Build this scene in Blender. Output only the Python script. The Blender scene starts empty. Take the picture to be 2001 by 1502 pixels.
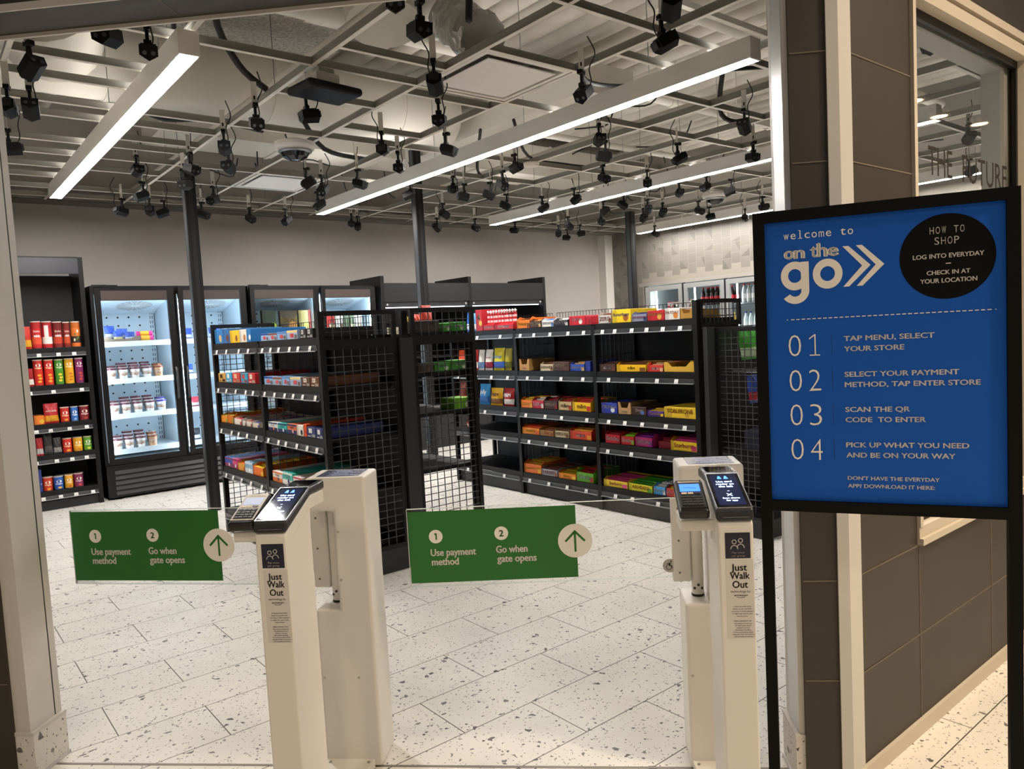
import bpy, bmesh, math, random
from mathutils import Matrix, Vector
S = bpy.context.scene
COL = S.collection
random.seed(11)
PI = math.pi
# ------------------------------------------------------------------ camera
RC = ((0.772932, 0.085014, -0.628768), (-0.632276, 0.020506, -0.774472), (-0.052948, 0.996169, 0.069602))
cd = bpy.data.cameras.new('camera'); cam = bpy.data.objects.new('camera', cd); COL.objects.link(cam)
cd.sensor_width = 36.0; cd.sensor_fit = 'HORIZONTAL'; cd.lens = 26.339; cd.clip_start = 0.05; cd.clip_end = 60
m4 = Matrix(RC).to_4x4(); m4.translation = (0, 0, 1.42); cam.matrix_world = m4
S.camera = cam
# ------------------------------------------------------------------ exposure, world
S.view_settings.view_transform = 'Standard'; S.view_settings.look = 'None'
S.view_settings.gamma = 1.0; S.view_settings.use_curve_mapping = False
S.view_settings.exposure = 0.84
S.cycles.use_denoising = True
S.cycles.max_bounces = 8; S.cycles.transparent_max_bounces = 12
wd = bpy.data.worlds.new('world'); S.world = wd; wd.use_nodes = True
wd.node_tree.nodes['Background'].inputs[0].default_value = (1.0, 0.9, 0.78, 1)
wd.node_tree.nodes['Background'].inputs[1].default_value = 0.10
LENS_E = 48.0        # the store's LED bars
UP_E = 7.0          # glow added on top of the bars to lift the ceiling
MALL_W = 20.0        # base of the warm mall downlights and added sign fill, watts

def lamp(name, loc, watts, col, size=0.25, spread=2.6, rot=(0, 0, 0)):
    l = bpy.data.lights.new(name, 'AREA'); l.shape = 'DISK'; l.size = size; l.energy = watts; l.color = col; l.spread = spread
    o = bpy.data.objects.new(name, l); COL.objects.link(o); o.location = loc; o.rotation_euler = rot
    return o

# ------------------------------------------------------------------ materials
def lin(h):
    c = [int(h[i:i + 2], 16) / 255 for i in (0, 2, 4)]
    return tuple(x / 12.92 if x <= .04045 else ((x + .055) / 1.055) ** 2.4 for x in c)
_mc = {}
def mat(h, rough=.5, metal=0., emit=0., spec=.5, noise=0., bump=0., scale=40.):
    k = (h, rough, metal, emit, spec, noise, bump, scale)
    if k in _mc: return _mc[k]
    m = bpy.data.materials.new('m_' + h); m.use_nodes = True; nt = m.node_tree
    b = nt.nodes['Principled BSDF']; c = lin(h) + (1,)
    b.inputs['Base Color'].default_value = c; b.inputs['Roughness'].default_value = rough
    b.inputs['Metallic'].default_value = metal; b.inputs['Specular IOR Level'].default_value = spec
    if emit:
        b.inputs['Emission Color'].default_value = c; b.inputs['Emission Strength'].default_value = emit
    if noise or bump:
        tc = nt.nodes.new('ShaderNodeTexCoord'); n = nt.nodes.new('ShaderNodeTexNoise')
        n.inputs['Scale'].default_value = scale; n.inputs['Detail'].default_value = 5
        nt.links.new(tc.outputs['Object'], n.inputs['Vector'])
        if noise:
            r = nt.nodes.new('ShaderNodeValToRGB'); r.color_ramp.elements[0].position = .35; r.color_ramp.elements[1].position = .65
            r.color_ramp.elements[0].color = tuple(x * (1 - noise) for x in c[:3]) + (1,); r.color_ramp.elements[1].color = c
            nt.links.new(n.outputs['Fac'], r.inputs['Fac']); nt.links.new(r.outputs['Color'], b.inputs['Base Color'])
        if bump:
            bp = nt.nodes.new('ShaderNodeBump'); bp.inputs['Strength'].default_value = 1; bp.inputs['Distance'].default_value = bump
            nt.links.new(n.outputs['Fac'], bp.inputs['Height']); nt.links.new(bp.outputs['Normal'], b.inputs['Normal'])
    _mc[k] = m
    return m

def glass(name, tint=(1, 1, 1), refl=1.0, rough=.02):
    m = bpy.data.materials.new(name); m.use_nodes = True; nt = m.node_tree; nt.nodes.clear()
    o = nt.nodes.new('ShaderNodeOutputMaterial'); t = nt.nodes.new('ShaderNodeBsdfTransparent'); g = nt.nodes.new('ShaderNodeBsdfGlossy')
    mx = nt.nodes.new('ShaderNodeMixShader'); f = nt.nodes.new('ShaderNodeFresnel'); f.inputs['IOR'].default_value = 1.5
    ml = nt.nodes.new('ShaderNodeMath'); ml.operation = 'MULTIPLY'; ml.inputs[1].default_value = refl
    t.inputs['Color'].default_value = tint + (1,); g.inputs['Roughness'].default_value = rough
    nt.links.new(f.outputs[0], ml.inputs[0]); nt.links.new(ml.outputs[0], mx.inputs[0]); nt.links.new(t.outputs[0], mx.inputs[1]); nt.links.new(g.outputs[0], mx.inputs[2])
    nt.links.new(mx.outputs[0], o.inputs[0])
    return m

def terrazzo(name, grout=True):
    m = bpy.data.materials.new(name); m.use_nodes = True; nt = m.node_tree; N = nt.nodes.new; K = nt.links.new
    b = nt.nodes['Principled BSDF']; b.inputs['Roughness'].default_value = .42; b.inputs['Specular IOR Level'].default_value = .35
    tc = N('ShaderNodeTexCoord'); nz = N('ShaderNodeTexNoise'); nz.inputs['Scale'].default_value = 2.2; nz.inputs['Detail'].default_value = 3
    K(tc.outputs['Object'], nz.inputs['Vector'])
    rp = N('ShaderNodeValToRGB'); rp.color_ramp.elements[0].color = lin('cfcbc3') + (1,); rp.color_ramp.elements[1].color = lin('deDAD2') + (1,)
    rp.color_ramp.elements[0].position = .3; rp.color_ramp.elements[1].position = .7; K(nz.outputs['Fac'], rp.inputs['Fac'])
    col = rp.outputs['Color']
    dn = N('ShaderNodeTexNoise'); dn.inputs['Scale'].default_value = 28; K(tc.outputs['Object'], dn.inputs['Vector'])
    dv = N('ShaderNodeVectorMath'); dv.operation = 'MULTIPLY_ADD'; dv.inputs[1].default_value = (.018,) * 3
    K(dn.outputs['Color'], dv.inputs[0]); K(tc.outputs['Object'], dv.inputs[2])
    for sc, share, edge, c0, c1 in ((150, .10, .15, 'a9a49e', '6a6563'), (75, .075, .20, '8f8a88', '4f4b54'), (38, .042, .20, '7d7878', '433f46')):
        v = N('ShaderNodeTexVoronoi'); v.inputs['Scale'].default_value = sc; K(dv.outputs[0], v.inputs['Vector'])
        e = N('ShaderNodeTexVoronoi'); e.feature = 'DISTANCE_TO_EDGE'; e.inputs['Scale'].default_value = sc; K(dv.outputs[0], e.inputs['Vector'])
        sp = N('ShaderNodeSeparateColor'); K(v.outputs['Color'], sp.inputs[0])
        a = N('ShaderNodeMath'); a.operation = 'LESS_THAN'; a.inputs[1].default_value = share; K(sp.outputs[0], a.inputs[0])
        g = N('ShaderNodeMath'); g.operation = 'GREATER_THAN'; g.inputs[1].default_value = edge; K(e.outputs['Distance'], g.inputs[0])
        p = N('ShaderNodeMath'); p.operation = 'MULTIPLY'; K(a.outputs[0], p.inputs[0]); K(g.outputs[0], p.inputs[1])
        cc = N('ShaderNodeMix'); cc.data_type = 'RGBA'; cc.inputs[6].default_value = lin(c0) + (1,); cc.inputs[7].default_value = lin(c1) + (1,); K(sp.outputs[1], cc.inputs[0])
        mx = N('ShaderNodeMix'); mx.data_type = 'RGBA'; K(p.outputs[0], mx.inputs[0]); K(col, mx.inputs[6]); K(cc.outputs[2], mx.inputs[7]); col = mx.outputs[2]
    if grout:
        A, B, X0, Y0 = .300827, .626871, 1.45083, 1.857575
        def math1(op, x, y=None, z=None):
            n = N('ShaderNodeMath'); n.operation = op
            for i, q in enumerate((x, y, z)):
                if q is None: continue
                if isinstance(q, (int, float)): n.inputs[i].default_value = q
                else: K(q, n.inputs[i])
            return n.outputs[0]
        s = N('ShaderNodeSeparateXYZ'); K(tc.outputs['Object'], s.inputs[0])
        ry = math1('DIVIDE', math1('SUBTRACT', s.outputs[1], Y0), A); row = math1('FLOOR', ry); fy = math1('FRACT', ry)
        par = math1('FRACT', math1('MULTIPLY', math1('ADD', row, 1.0), .5))      # 0 in odd rows, .5 in even
        fx = math1('FRACT', math1('ADD', math1('DIVIDE', math1('SUBTRACT', s.outputs[0], X0), B), par))
        def line(f, size):
            d = math1('MINIMUM', f, math1('SUBTRACT', 1.0, f)); return math1('LESS_THAN', math1('MULTIPLY', d, size), .002)
        ln = math1('MAXIMUM', line(fy, A), line(fx, B))
        mx = N('ShaderNodeMix'); mx.data_type = 'RGBA'; K(ln, mx.inputs[0]); K(col, mx.inputs[6]); mx.inputs[7].default_value = lin('4a4540') + (1,); col = mx.outputs[2]
    K(col, b.inputs['Base Color'])
    return m

BLACK = mat('0d0d0e', .45, 0, 0, .35); BLACKM = mat('0f0f10', .42, 0, 0, .35); SHELF = mat('0c0c0d', .5, 0, 0, .35); GREYP = mat('2a2b2d', .42, 0, 0, .4); RAIL = mat('4a4c50', .35)
WHITE = mat('efebe4', .4); PED = mat('dcd8d0', .38); PAINT = mat('b4aea7', .85, noise=.04, scale=3.); TEE = mat('e6e2d8', .55); TEEW = mat('96938b', .4, .2)
ALU = mat('c9c9c8', .32, .75); TRIMW = mat('c8c4bd', .45); DUCT = mat('d6d1c6', .7); DECK = mat('c4beb2', .95, noise=.35, bump=.03, scale=34.)
DARKT = mat('373029', .5, noise=.12, scale=5.); GROUT = mat('6b6055', .8); CREAM = mat('bfb4a4', .6); TAG = mat('e9e7e2', .6); CABLE = mat('1a1a1b', .6); STEEL = mat('a9a9a8', .35, .9)
GLASS = glass('clear_glass', (.97, .985, .975)); ACRYL = glass('acrylic', (.985, .99, .985), .6)

# ------------------------------------------------------------------ mesh building
_tc = {}
def tmesh(body, bold=0., sp=1.):
    k = (body, bold, sp)
    if k not in _tc:
        cu = bpy.data.curves.new('t', 'FONT'); cu.body = body; cu.offset = bold; cu.resolution_u = 3; cu.space_character = sp
        o = bpy.data.objects.new('t', cu); me = bpy.data.meshes.new_from_object(o)
        vs = [(v.co.x, v.co.y) for v in me.vertices]; fs = [tuple(p.vertices) for p in me.polygons]
        bpy.data.objects.remove(o); bpy.data.meshes.remove(me); bpy.data.curves.remove(cu)
        _tc[k] = (vs, fs)
    return _tc[k]
CAPH = .70

class MB:
    def __init__(s): s.v = []; s.f = []; s.m = []; s.mats = []; s.sm = []
    def mi(s, m):
        if m not in s.mats: s.mats.append(m)
        return s.mats.index(m)
    def add(s, vs, fs, m, M=None, smooth=False):
        o = len(s.v)
        s.v += [tuple(M @ Vector(v)) for v in vs] if M is not None else [tuple(v) for v in vs]
        i = s.mi(m)
        for f in fs: s.f.append(tuple(o + a for a in f)); s.m.append(i); s.sm.append(smooth)
        return s
    def box(s, x0, x1, y0, y1, z0, z1, m, M=None, bev=0.):
        if bev:
            bm = bmesh.new(); bmesh.ops.create_cube(bm, size=1)
            for v in bm.verts: v.co = Vector((x0 + (v.co.x + .5) * (x1 - x0), y0 + (v.co.y + .5) * (y1 - y0), z0 + (v.co.z + .5) * (z1 - z0)))
            bmesh.ops.bevel(bm, geom=bm.edges[:], offset=bev, segments=3, affect='EDGES', profile=.5)
            bm.verts.index_update(); s.add([v.co for v in bm.verts], [[v.index for v in f.verts] for f in bm.faces], m, M, False); bm.free(); return s
        return s.add([(x0, y0, z0), (x1, y0, z0), (x1, y1, z0), (x0, y1, z0), (x0, y0, z1), (x1, y0, z1), (x1, y1, z1), (x0, y1, z1)],
                     [(0, 3, 2, 1), (4, 5, 6, 7), (0, 1, 5, 4), (1, 2, 6, 5), (2, 3, 7, 6), (3, 0, 4, 7)], m, M)
    def prism(s, poly, a0, a1, ax, m, M=None):
        # poly: 2D points; ax 'x': (y,z) swept along x; 'y': (x,z); 'z': (x,y)
        p = {'x': lambda u, v, a: (a, u, v), 'y': lambda u, v, a: (u, a, v), 'z': lambda u, v, a: (u, v, a)}[ax]
        n = len(poly); vs = [p(u, v, a0) for u, v in poly] + [p(u, v, a1) for u, v in poly]
        ar = sum(poly[i][0] * poly[(i + 1) % n][1] - poly[(i + 1) % n][0] * poly[i][1] for i in range(n))
        fs = [tuple(range(n)), tuple(range(2 * n - 1, n - 1, -1))] + [(i + n, (i + 1) % n + n, (i + 1) % n, i) for i in range(n)]
        if (ar > 0) == (ax != 'y'): fs = [tuple(reversed(f)) for f in fs]
        return s.add(vs, fs, m, M)
    def cyl(s, p0, p1, r, m, n=12, r1=None, cap=True, M=None, smooth=True):
        p0 = Vector(p0); p1 = Vector(p1); d = (p1 - p0).normalized(); a = d.orthogonal().normalized(); b = d.cross(a); r1 = r if r1 is None else r1
        c = [(math.cos(2 * PI * i / n), math.sin(2 * PI * i / n)) for i in range(n)]
        vs = [p0 + (a * x + b * y) * r for x, y in c] + [p1 + (a * x + b * y) * r1 for x, y in c]
        s.add(vs, [(i, (i + 1) % n, (i + 1) % n + n, i + n) for i in range(n)], m, M, smooth)
        if cap: s.add(vs, [tuple(range(n - 1, -1, -1)), tuple(range(n, 2 * n))], m, M)
        return s
    def disc(s, c, r, m, n=24, r0=0., plane='xz', sx=1.):
        pt = (lambda x, z: (c[0] + x * sx, c[1], c[2] + z)) if plane == 'xz' else (lambda x, z: (c[0] + x * sx, c[1] + z, c[2]))
        o = [pt(r * math.cos(2 * PI * i / n), r * math.sin(2 * PI * i / n)) for i in range(n)]
        if not r0: return s.add(o, [tuple(range(n))], m)
        i_ = [pt(r0 * math.cos(2 * PI * i / n), r0 * math.sin(2 * PI * i / n)) for i in range(n)]
        return s.add(o + i_, [(k, (k + 1) % n, (k + 1) % n + n, k + n) for k in range(n)], m)
    def tube(s, pts, r, m, n=6, M=None):
        pts = [Vector(p) for p in pts]; vs = []; fs = []; a = None
        for i, p in enumerate(pts):
            d = (pts[min(i + 1, len(pts) - 1)] - pts[max(i - 1, 0)]).normalized()
            a = d.orthogonal().normalized() if a is None else (a - d * a.dot(d)).normalized()
            b = d.cross(a); vs += [p + (a * math.cos(2 * PI * k / n) + b * math.sin(2 * PI * k / n)) * r for k in range(n)]
        for i in range(len(pts) - 1):
            fs += [(i * n + k, i * n + (k + 1) % n, (i + 1) * n + (k + 1) % n, (i + 1) * n + k) for k in range(n)]
        fs += [tuple(range(n - 1, -1, -1)), tuple(range((len(pts) - 1) * n, len(pts) * n))]
        return s.add(vs, fs, m, M, True)
    def lathe(s, prof, m, n=20, c=(0, 0, 0)):
        # prof: (r, z, material or None) rings; a ring's material paints the band above it
        for (r0, z0, ma), (r1, z1, _) in zip(prof, prof[1:]):
            vs = [(c[0] + r * math.cos(2 * PI * i / n), c[1] + r * math.sin(2 * PI * i / n), c[2] + z) for r, z in ((r0, z0), (r1, z1)) for i in range(n)]
            s.add(vs, [(i, (i + 1) % n, (i + 1) % n + n, i + n) for i in range(n)], ma or m, None, True)
        for (r, z, ma), fl in ((prof[0], True), (prof[-1], False)):
            if r > 1e-5:
                vs = [(c[0] + r * math.cos(2 * PI * i / n), c[1] + r * math.sin(2 * PI * i / n), c[2] + z) for i in range(n)]
                s.add(vs, [tuple(range(n - 1, -1, -1)) if fl else tuple(range(n))], ma or m)
        return s
    def poly(s, pts, y, m):
        return s.add([(x, y, z) for x, z in pts], [tuple(range(len(pts)))], m)
    def rect(s, x0, x1, z0, z1, y, m): return s.poly([(x0, z0), (x1, z0), (x1, z1), (x0, z1)], y, m)
    def text(s, body, x0, x1, z0, z1, y, m, bold=0., yfn=None, M=None, sp=1., flat=False, keep=False):
        # letters whose baseline is z0, capital height z1 - z0, spanning x0..x1; they face -y
        vs, fs = tmesh(body, min(bold, 0.), sp)
        if not vs: return s
        a = min(v[0] for v in vs); b = max(v[0] for v in vs); kz = (z1 - z0) / CAPH; kx = kz if keep else (x1 - x0) / max(b - a, 1e-6)
        if keep: x0 = (x0 + x1) / 2 - kx * (b - a) / 2
        for ox, oz in (((-bold, 0), (bold, 0), (0, bold * .6), (0, -bold * .6)) if bold > 0 else ((0, 0),)):
            P = []
            for vx, vy in vs:
                X = x0 + (vx - a + ox) * kx; Z = z0 + (vy + oz) * kz
                P.append((X, Z, y) if flat else (X, yfn(X, Z) if yfn else y, Z))
            s.add(P, fs, m, M)
        return s
    def one(s, x, z0, z1, y, m, w):
        # the figure 1: stem and flag, height z1 - z0, stem width w
        h = z1 - z0; s.rect(x - w / 2, x + w / 2, z0, z1, y, m)
        return s.poly([(x - w / 2, z1), (x - w / 2, z1 - w * 1.25), (x - h * .26, z1 - h * .24), (x - h * .26, z1 - h * .24 + w * 1.1)], y, m)
    def build(s, name, parent=None, loc=None, rz=None):
        me = bpy.data.meshes.new(name); me.from_pydata(s.v, [], s.f)
        for m in s.mats: me.materials.append(m)
        me.polygons.foreach_set('material_index', s.m); me.polygons.foreach_set('use_smooth', s.sm); me.update()
        o = bpy.data.objects.new(name, me); COL.objects.link(o)
        if parent is not None: o.parent = parent
        if loc is not None: o.location = loc
        if rz is not None: o.rotation_euler = (0, 0, rz)
        return o

def thing(name, label, cat, loc=(0, 0, 0), rz=0., group=None):
    o = bpy.data.objects.new(name, None); COL.objects.link(o); o.location = loc; o.rotation_euler = (0, 0, rz); o.empty_display_size = .1
    return tag(o, label, cat, group)
def tag(o, label, cat, group=None):
    o['label'] = label; o['category'] = cat
    if group: o['group'] = group
    return o
def struct(mb, name, parent=None):
    o = mb.build(name, parent)
    if parent is None: o['kind'] = 'structure'
    return o
def dup(root, loc, rz=None, label=None, group=None):
    r = root.copy(); COL.objects.link(r); r.location = loc
    if rz is not None: r.rotation_euler = (0, 0, rz)
    if label: r['label'] = label
    if group: r['group'] = group
    for ch in root.children:
        c = ch.copy(); COL.objects.link(c); c.parent = r
        for g in ch.children:
            d = g.copy(); COL.objects.link(d); d.parent = c
    return r
Q2 = math.sqrt(.5)
def W(n, v, z=0.): return ((n + v) * Q2, (n - v) * Q2, z)       # entrance frame: n into the store, v to the right along the doorway
MV = Matrix.Rotation(-PI / 4, 4, 'Z')                             # local (v, n, z) -> world
ORD = ['first', 'second', 'third', 'fourth', 'fifth', 'sixth', 'seventh', 'eighth', 'ninth', 'tenth', 'eleventh', 'twelfth', 'thirteenth', 'fourteenth', 'fifteenth', 'sixteenth', 'seventeenth', 'eighteenth', 'nineteenth', 'twentieth', 'twenty-first', 'twenty-second', 'twenty-third', 'twenty-fourth', 'twenty-fifth', 'twenty-sixth']
# ------------------------------------------------------------------ light: LED bars of the store, warm mall downlights, added fill for the sign
def led_bar(x0, ya, yb, label):
    t = thing('linear_light', label, 'light', (x0, ya, 2.83), 0, 'linear LED bars under the grid')
    L = yb - ya
    h = MB(); h.box(0, .10, 0, L, .006, .116, WHITE); h.box(0, .006, 0, L, 0, .006, WHITE); h.box(.094, .10, 0, L, 0, .006, WHITE)
    h.box(.006, .094, 0, .012, 0, .006, WHITE); h.box(.006, .094, L - .012, L, 0, .006, WHITE); h.build('housing', t)
    MB().box(.006, .094, .012, L - .012, .001, .0055, mat('fffaf5', .5, 0, LENS_E)).build('lens', t)
    MB().box(.012, .088, .03, L - .03, .116, .1175, mat('fffaf5', .5, 0, UP_E)).build('added_uplight', t)  # added upward-glowing strip, hidden above the housing, brightens the ceiling
    for y in [q - ya for q in (3.1, 4.3, 5.5, 6.95) if q > ya]: MB().cyl((.05, y, .118), (.05, y, 1.15), .003, STEEL, 6).build('hanger', t)
led_bar(1.152, 3.80, 7.83, 'white LED bar nearest the chip rack, over the first aisle')
led_bar(3.69, 2.355, 7.83, 'long white LED bar running over the aisle between the two gondolas')
led_bar(6.11, 2.36, 7.83, 'white LED bar second from the tiled wall')
led_bar(8.95, 2.36, 7.80, 'white LED bar nearest the tiled wall and its cooler doors')
for x, y, k in ((2.75, -.35, 1.45), (3.7, -.6, 1.4), (2.3, -1.5, 1.4), (-1.3, 1.1, .6), (-1.1, -.7, .9)):  # last two are unseen fill lamps added to brighten the welcome sign
    lamp('mall_and_fill_lamp', (x, y, 3.5), MALL_W * k, (1., .80, .57), .3, 2.4)
for x, y in ((7.26, -.78), (8.07, -.88), (8.81, -.78)):
    b = MB(); b.lathe([(.0, 0, mat('ffdca8', .5, 0, 40.)), (.07, 0, WHITE), (.09, -.006, WHITE), (.09, .05, WHITE)], WHITE, 20)
    o = b.build('recessed_downlight', None, (x, y, 3.3)); tag(o, 'small warm recessed downlight outside the shop window', 'light', 'mall downlights')

# ------------------------------------------------------------------ setting
TZ = terrazzo('terrazzo'); TZP = terrazzo('terrazzo_plain', False)
struct(MB().box(-5, 12, -4, 10, -.08, 0, TZ), 'floor')
struct(MB().box(-.3, 10.4, .8, 9.2, 4.05, 4.2, DECK), 'ceiling')
struct(MB().box(0, 9.6, 8.86, 9.0, 0, 4.05, PAINT), 'wall_back')
struct(MB().box(0, .15, 3.35, 8.86, 0, 4.05, PAINT), 'wall_left')
w = MB(); w.box(9.20, 9.378, 8.70, 8.86, 0, 2.94, mat('d8d4cc', .6)); struct(w, 'trim_1')
# tiled wall with the opening of the walk-in cooler
w = MB(); GR = mat('8f887e', .8); T1 = mat('736e66', .42); T2 = mat('66625b', .42); T3 = mat('78736b', .42)
CY0, CY1 = 5.05, 8.04
w.box(9.38, 9.5, 1.2, 8.86, 2.06, 4.05, GR); w.box(9.38, 9.5, CY1, 8.86, 0, 2.06, GR); w.box(9.38, 9.5, 1.2, CY0, 0, 2.06, GR); w.box(9.38, 9.5, CY0, CY1, 0, .12, GR)
ts = .153; j = 0
rnd = random.Random(5)
y = 8.69
while y > 4.2:
    z = .02 + (ts / 2 if j % 2 else 0)
    while z < 2.94:
        if not (y > CY0 and y - ts < CY1 + .02 and z < 2.12):
            a, b, c, d = y - .002, y - ts + .002, z + .002, min(z + ts - .002, 2.98); base = T1 if rnd.random() < .7 else T3
            X = 9.378
            k = rnd.random()
            P4 = [(a, c), (b, c), (b, d), (a, d)]
            if k < .42:
                q = int(k * 1000) % 4; f = rnd.uniform(.25, .9); p0, p1, p2, p3 = (P4[(q + i) % 4] for i in range(4))
                e = (p1[0] + (p2[0] - p1[0]) * f, p1[1] + (p2[1] - p1[1]) * f)
                w.add([(X, *p0), (X, *p1), (X, *e)], [(0, 1, 2)], T2); w.add([(X, *p0), (X, *e), (X, *p2), (X, *p3)], [(0, 1, 2, 3)], base)
            else: w.add([(X, *p) for p in P4], [(0, 1, 2, 3)], base)
        z += ts
    y -= ts; j += 1
struct(w, 'wall_right')
# shopfront on the right: wall along X, dark tiles, window opening
ZJ = [.33 + .305 * k for k in range(8)]
w = MB(); YF, YB = 1.065, 1.2
w.box(2.56, 9.5, YF, YB, .05, .645, DARKT); w.box(2.56, 9.5, YF, YB, 2.5, 4.05, DARKT); w.box(3.62, 9.5, YF, YB, .645, 2.5, DARKT)
w.prism([(2.118, 1.066), (2.56, 1.065), (2.56, 1.2), (2.25, 1.27), (2.13, 1.283), W(2.41, .60)[:2], W(2.25, .60)[:2]], 0, 4.05, 'z', DARKT)
for z in (.335, .64):
    w.box(2.165, 9.5, YF - .0012, YF, z, z + .004, GROUT)
for z in (1.855, 2.16): w.box(2.165, 2.56, YF - .0012, YF, z, z + .004, GROUT)
for x in (2.57, 3.215, 3.86, 4.5): w.box(x, x + .004, YF - .0012, YF, .05, .645, GROUT)
for z in ZJ: w.box(.603, .70, 2.2488, 2.25, z, z + .004, GROUT, MV)
struct(w, 'wall_front')
w = MB(); w.box(2.13, 9.5, YF - .012, YF, 0, .05, CREAM); struct(w, 'baseboard_front')
w = MB(); w.box(.702, .735, 2.244, 2.25, 0, 2.9, TRIMW, MV); w.prism([W(2.244, .735)[:2], (2.16, 1.058), (2.16, 1.065), W(2.252, .735)[:2]], 0, 2.9, 'z', TRIMW); struct(w, 'trim_2')
# shopfront on the left: dark tiles
w = MB(); w.box(-3.4, -1.985, 2.25, 2.41, 0, 4.05, DARKT, MV)
for z in ZJ: w.box(-2.8, -1.987, 2.2488, 2.25, z, z + .004, GROUT, MV)
struct(w, 'wall_entrance')
# header over the doorway
w = MB(); w.box(-1.985, .60, 2.25, 2.41, 2.5, 4.05, DARKT, MV)
for v in (-1.27, -.66, -.05): w.box(v, v + .004, 2.26, 2.40, 2.4988, 2.5, GROUT, MV)
struct(w, 'wall_header')
w = MB(); w.box(-1.985, .60, 2.243, 2.25, 2.498, 2.52, TRIMW, MV); w.box(-1.985, .60, 2.41, 2.42, 2.488, 2.515, TRIMW, MV); struct(w, 'trim_3')
# door jambs: white reveal, dark groove, terrazzo block at the foot
for nm, s, v0 in (('trim_4', 1, -1.93), ('trim_5', -1, .585)):
    w = MB()
    def bx(a, b, n0, n1, z0, z1, m):
        x0, x1 = sorted((v0 + s * a, v0 + s * b)); w.box(x0, x1, n0, n1, z0, z1, m, MV)
    jm = TRIMW if s > 0 else ALU
    bx(-.055, 0, 2.262, 2.378, .16, 2.5, TRIMW); bx(-.03, -.001, 2.378, 2.384, .16, 2.5, BLACK); bx(-.055, 0, 2.384, 2.412, .16, 2.5, TRIMW)
    if s < 0: bx(-.001, .0015, 2.264, 2.377, .16, 2.5, ALU)
    bx(-.055, .012, 2.258, 2.416, 0, .148, TZP); bx(-.055, .014, 2.256, 2.418, .148, .16, TRIMW); bx(-.055, .016, 2.254, 2.42, 0, .012, ALU)
    struct(w, nm)
w = MB(); w.box(-1.918, .573, 2.34, 2.35, 0, .0015, mat('7a746c', .5, .4), MV); struct(w, 'trim_6')
# shop window
win = bpy.data.objects.new('window_1', None); COL.objects.link(win); win['kind'] = 'structure'
f = MB(); x0, x1, z0, z1 = 2.56, 3.62, .645, 2.50
f.box(x0, x1, YF - .012, 1.10, 2.47, 2.50, CREAM); f.box(x0, x1, YF + .01, 1.10, 2.445, 2.47, mat('5a5046', .5)); f.box(x0, x1, YF - .02, 1.10, 2.405, 2.445, CREAM)
f.box(x0, x1, YF - .02, 1.12, z0, z0 + .022, CREAM); f.box(x0, x1, YF - .008, 1.10, z0 + .022, z0 + .06, CREAM); f.box(x0, x0 + .022, YF - .012, 1.10, z0 + .06, 2.405, CREAM)
f.box(x1 - .012, x1, YF - .004, 1.10, z0 + .06, 2.405, CREAM)
f.build('window_frame', win)
g = MB(); g.box(x0 + .022, x1 - .012, 1.085, 1.10, 2.375, 2.405, BLACK); g.box(x1 - .03, x1 - .012, 1.085, 1.10, z0 + .06, 2.375, BLACK); g.box(x0 + .022, x0 + .03, 1.085, 1.10, z0 + .06, 2.375, BLACK); g.box(x0 + .03, x1 - .03, 1.085, 1.10, z0 + .06, z0 + .07, BLACK); g.build('gasket', win)
g = MB(); IJ = mat('b7b3aa', .6); g.box(x0, x1, 1.115, 1.2, 2.375, 2.5, IJ); g.box(x1 - .07, x1, 1.115, 1.2, z0 + .06, 2.375, IJ); g.box(x0, x1, 1.115, 1.2, z0, z0 + .06, IJ); g.build('inner_frame', win)
g = MB(); g.rect(x0 + .024, x1 - .014, z0 + .062, 2.403, 1.105, GLASS)
LT = mat('2c2822', .6, 0, 0, .2)
g.text('THE', 2.785, 2.99, 1.885, 1.985, 1.1035, LT, 0.); g.text('FUTURE', 3.085, 3.54, 1.885, 1.985, 1.1035, LT, 0.)
g.build('window_glass', win)
# ------------------------------------------------------------------ ceiling grid and what is above it
ZG = 2.95
grid = thing('suspended_grid', 'open suspended grid of white metal tees under the bare ceiling', 'ceiling grid', (4.7, 5, ZG))
def tee_x(x0, x1, y, name='cross_tee'):
    b = MB(); b.box(x0 - 4.7, x1 - 4.7, y - 5 - .013, y - 5 + .013, 0, .0025, TEE); b.box(x0 - 4.7, x1 - 4.7, y - 5 - .002, y - 5 + .002, .0025, .042, TEEW); b.box(x0 - 4.7, x1 - 4.7, y - 5 - .004, y - 5 + .004, .038, .045, TEEW); b.build(name, grid)
def tee_y(x, y0, y1, name='main_tee'):
    b = MB(); b.box(x - 4.7 - .013, x - 4.7 + .013, y0 - 5, y1 - 5, .001, .0035, TEE); b.box(x - 4.7 - .002, x - 4.7 + .002, y0 - 5, y1 - 5, .0035, .046, TEEW); b.box(x - 4.7 - .005, x - 4.7 + .005, y0 - 5, y1 - 5, .040, .050, TEEW); b.build(name, grid)
GX = [1.911 + .68315 * i for i in range(-2, 11)]
for x in GX: tee_y(x, max(1.3, 3.5 - x * 1.15), 8.62)
for y in (2.62, 3.955, 5.30, 6.645, 7.99, 8.40): tee_x(max(.2, 3.4 - y), 9.36, y)
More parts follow.
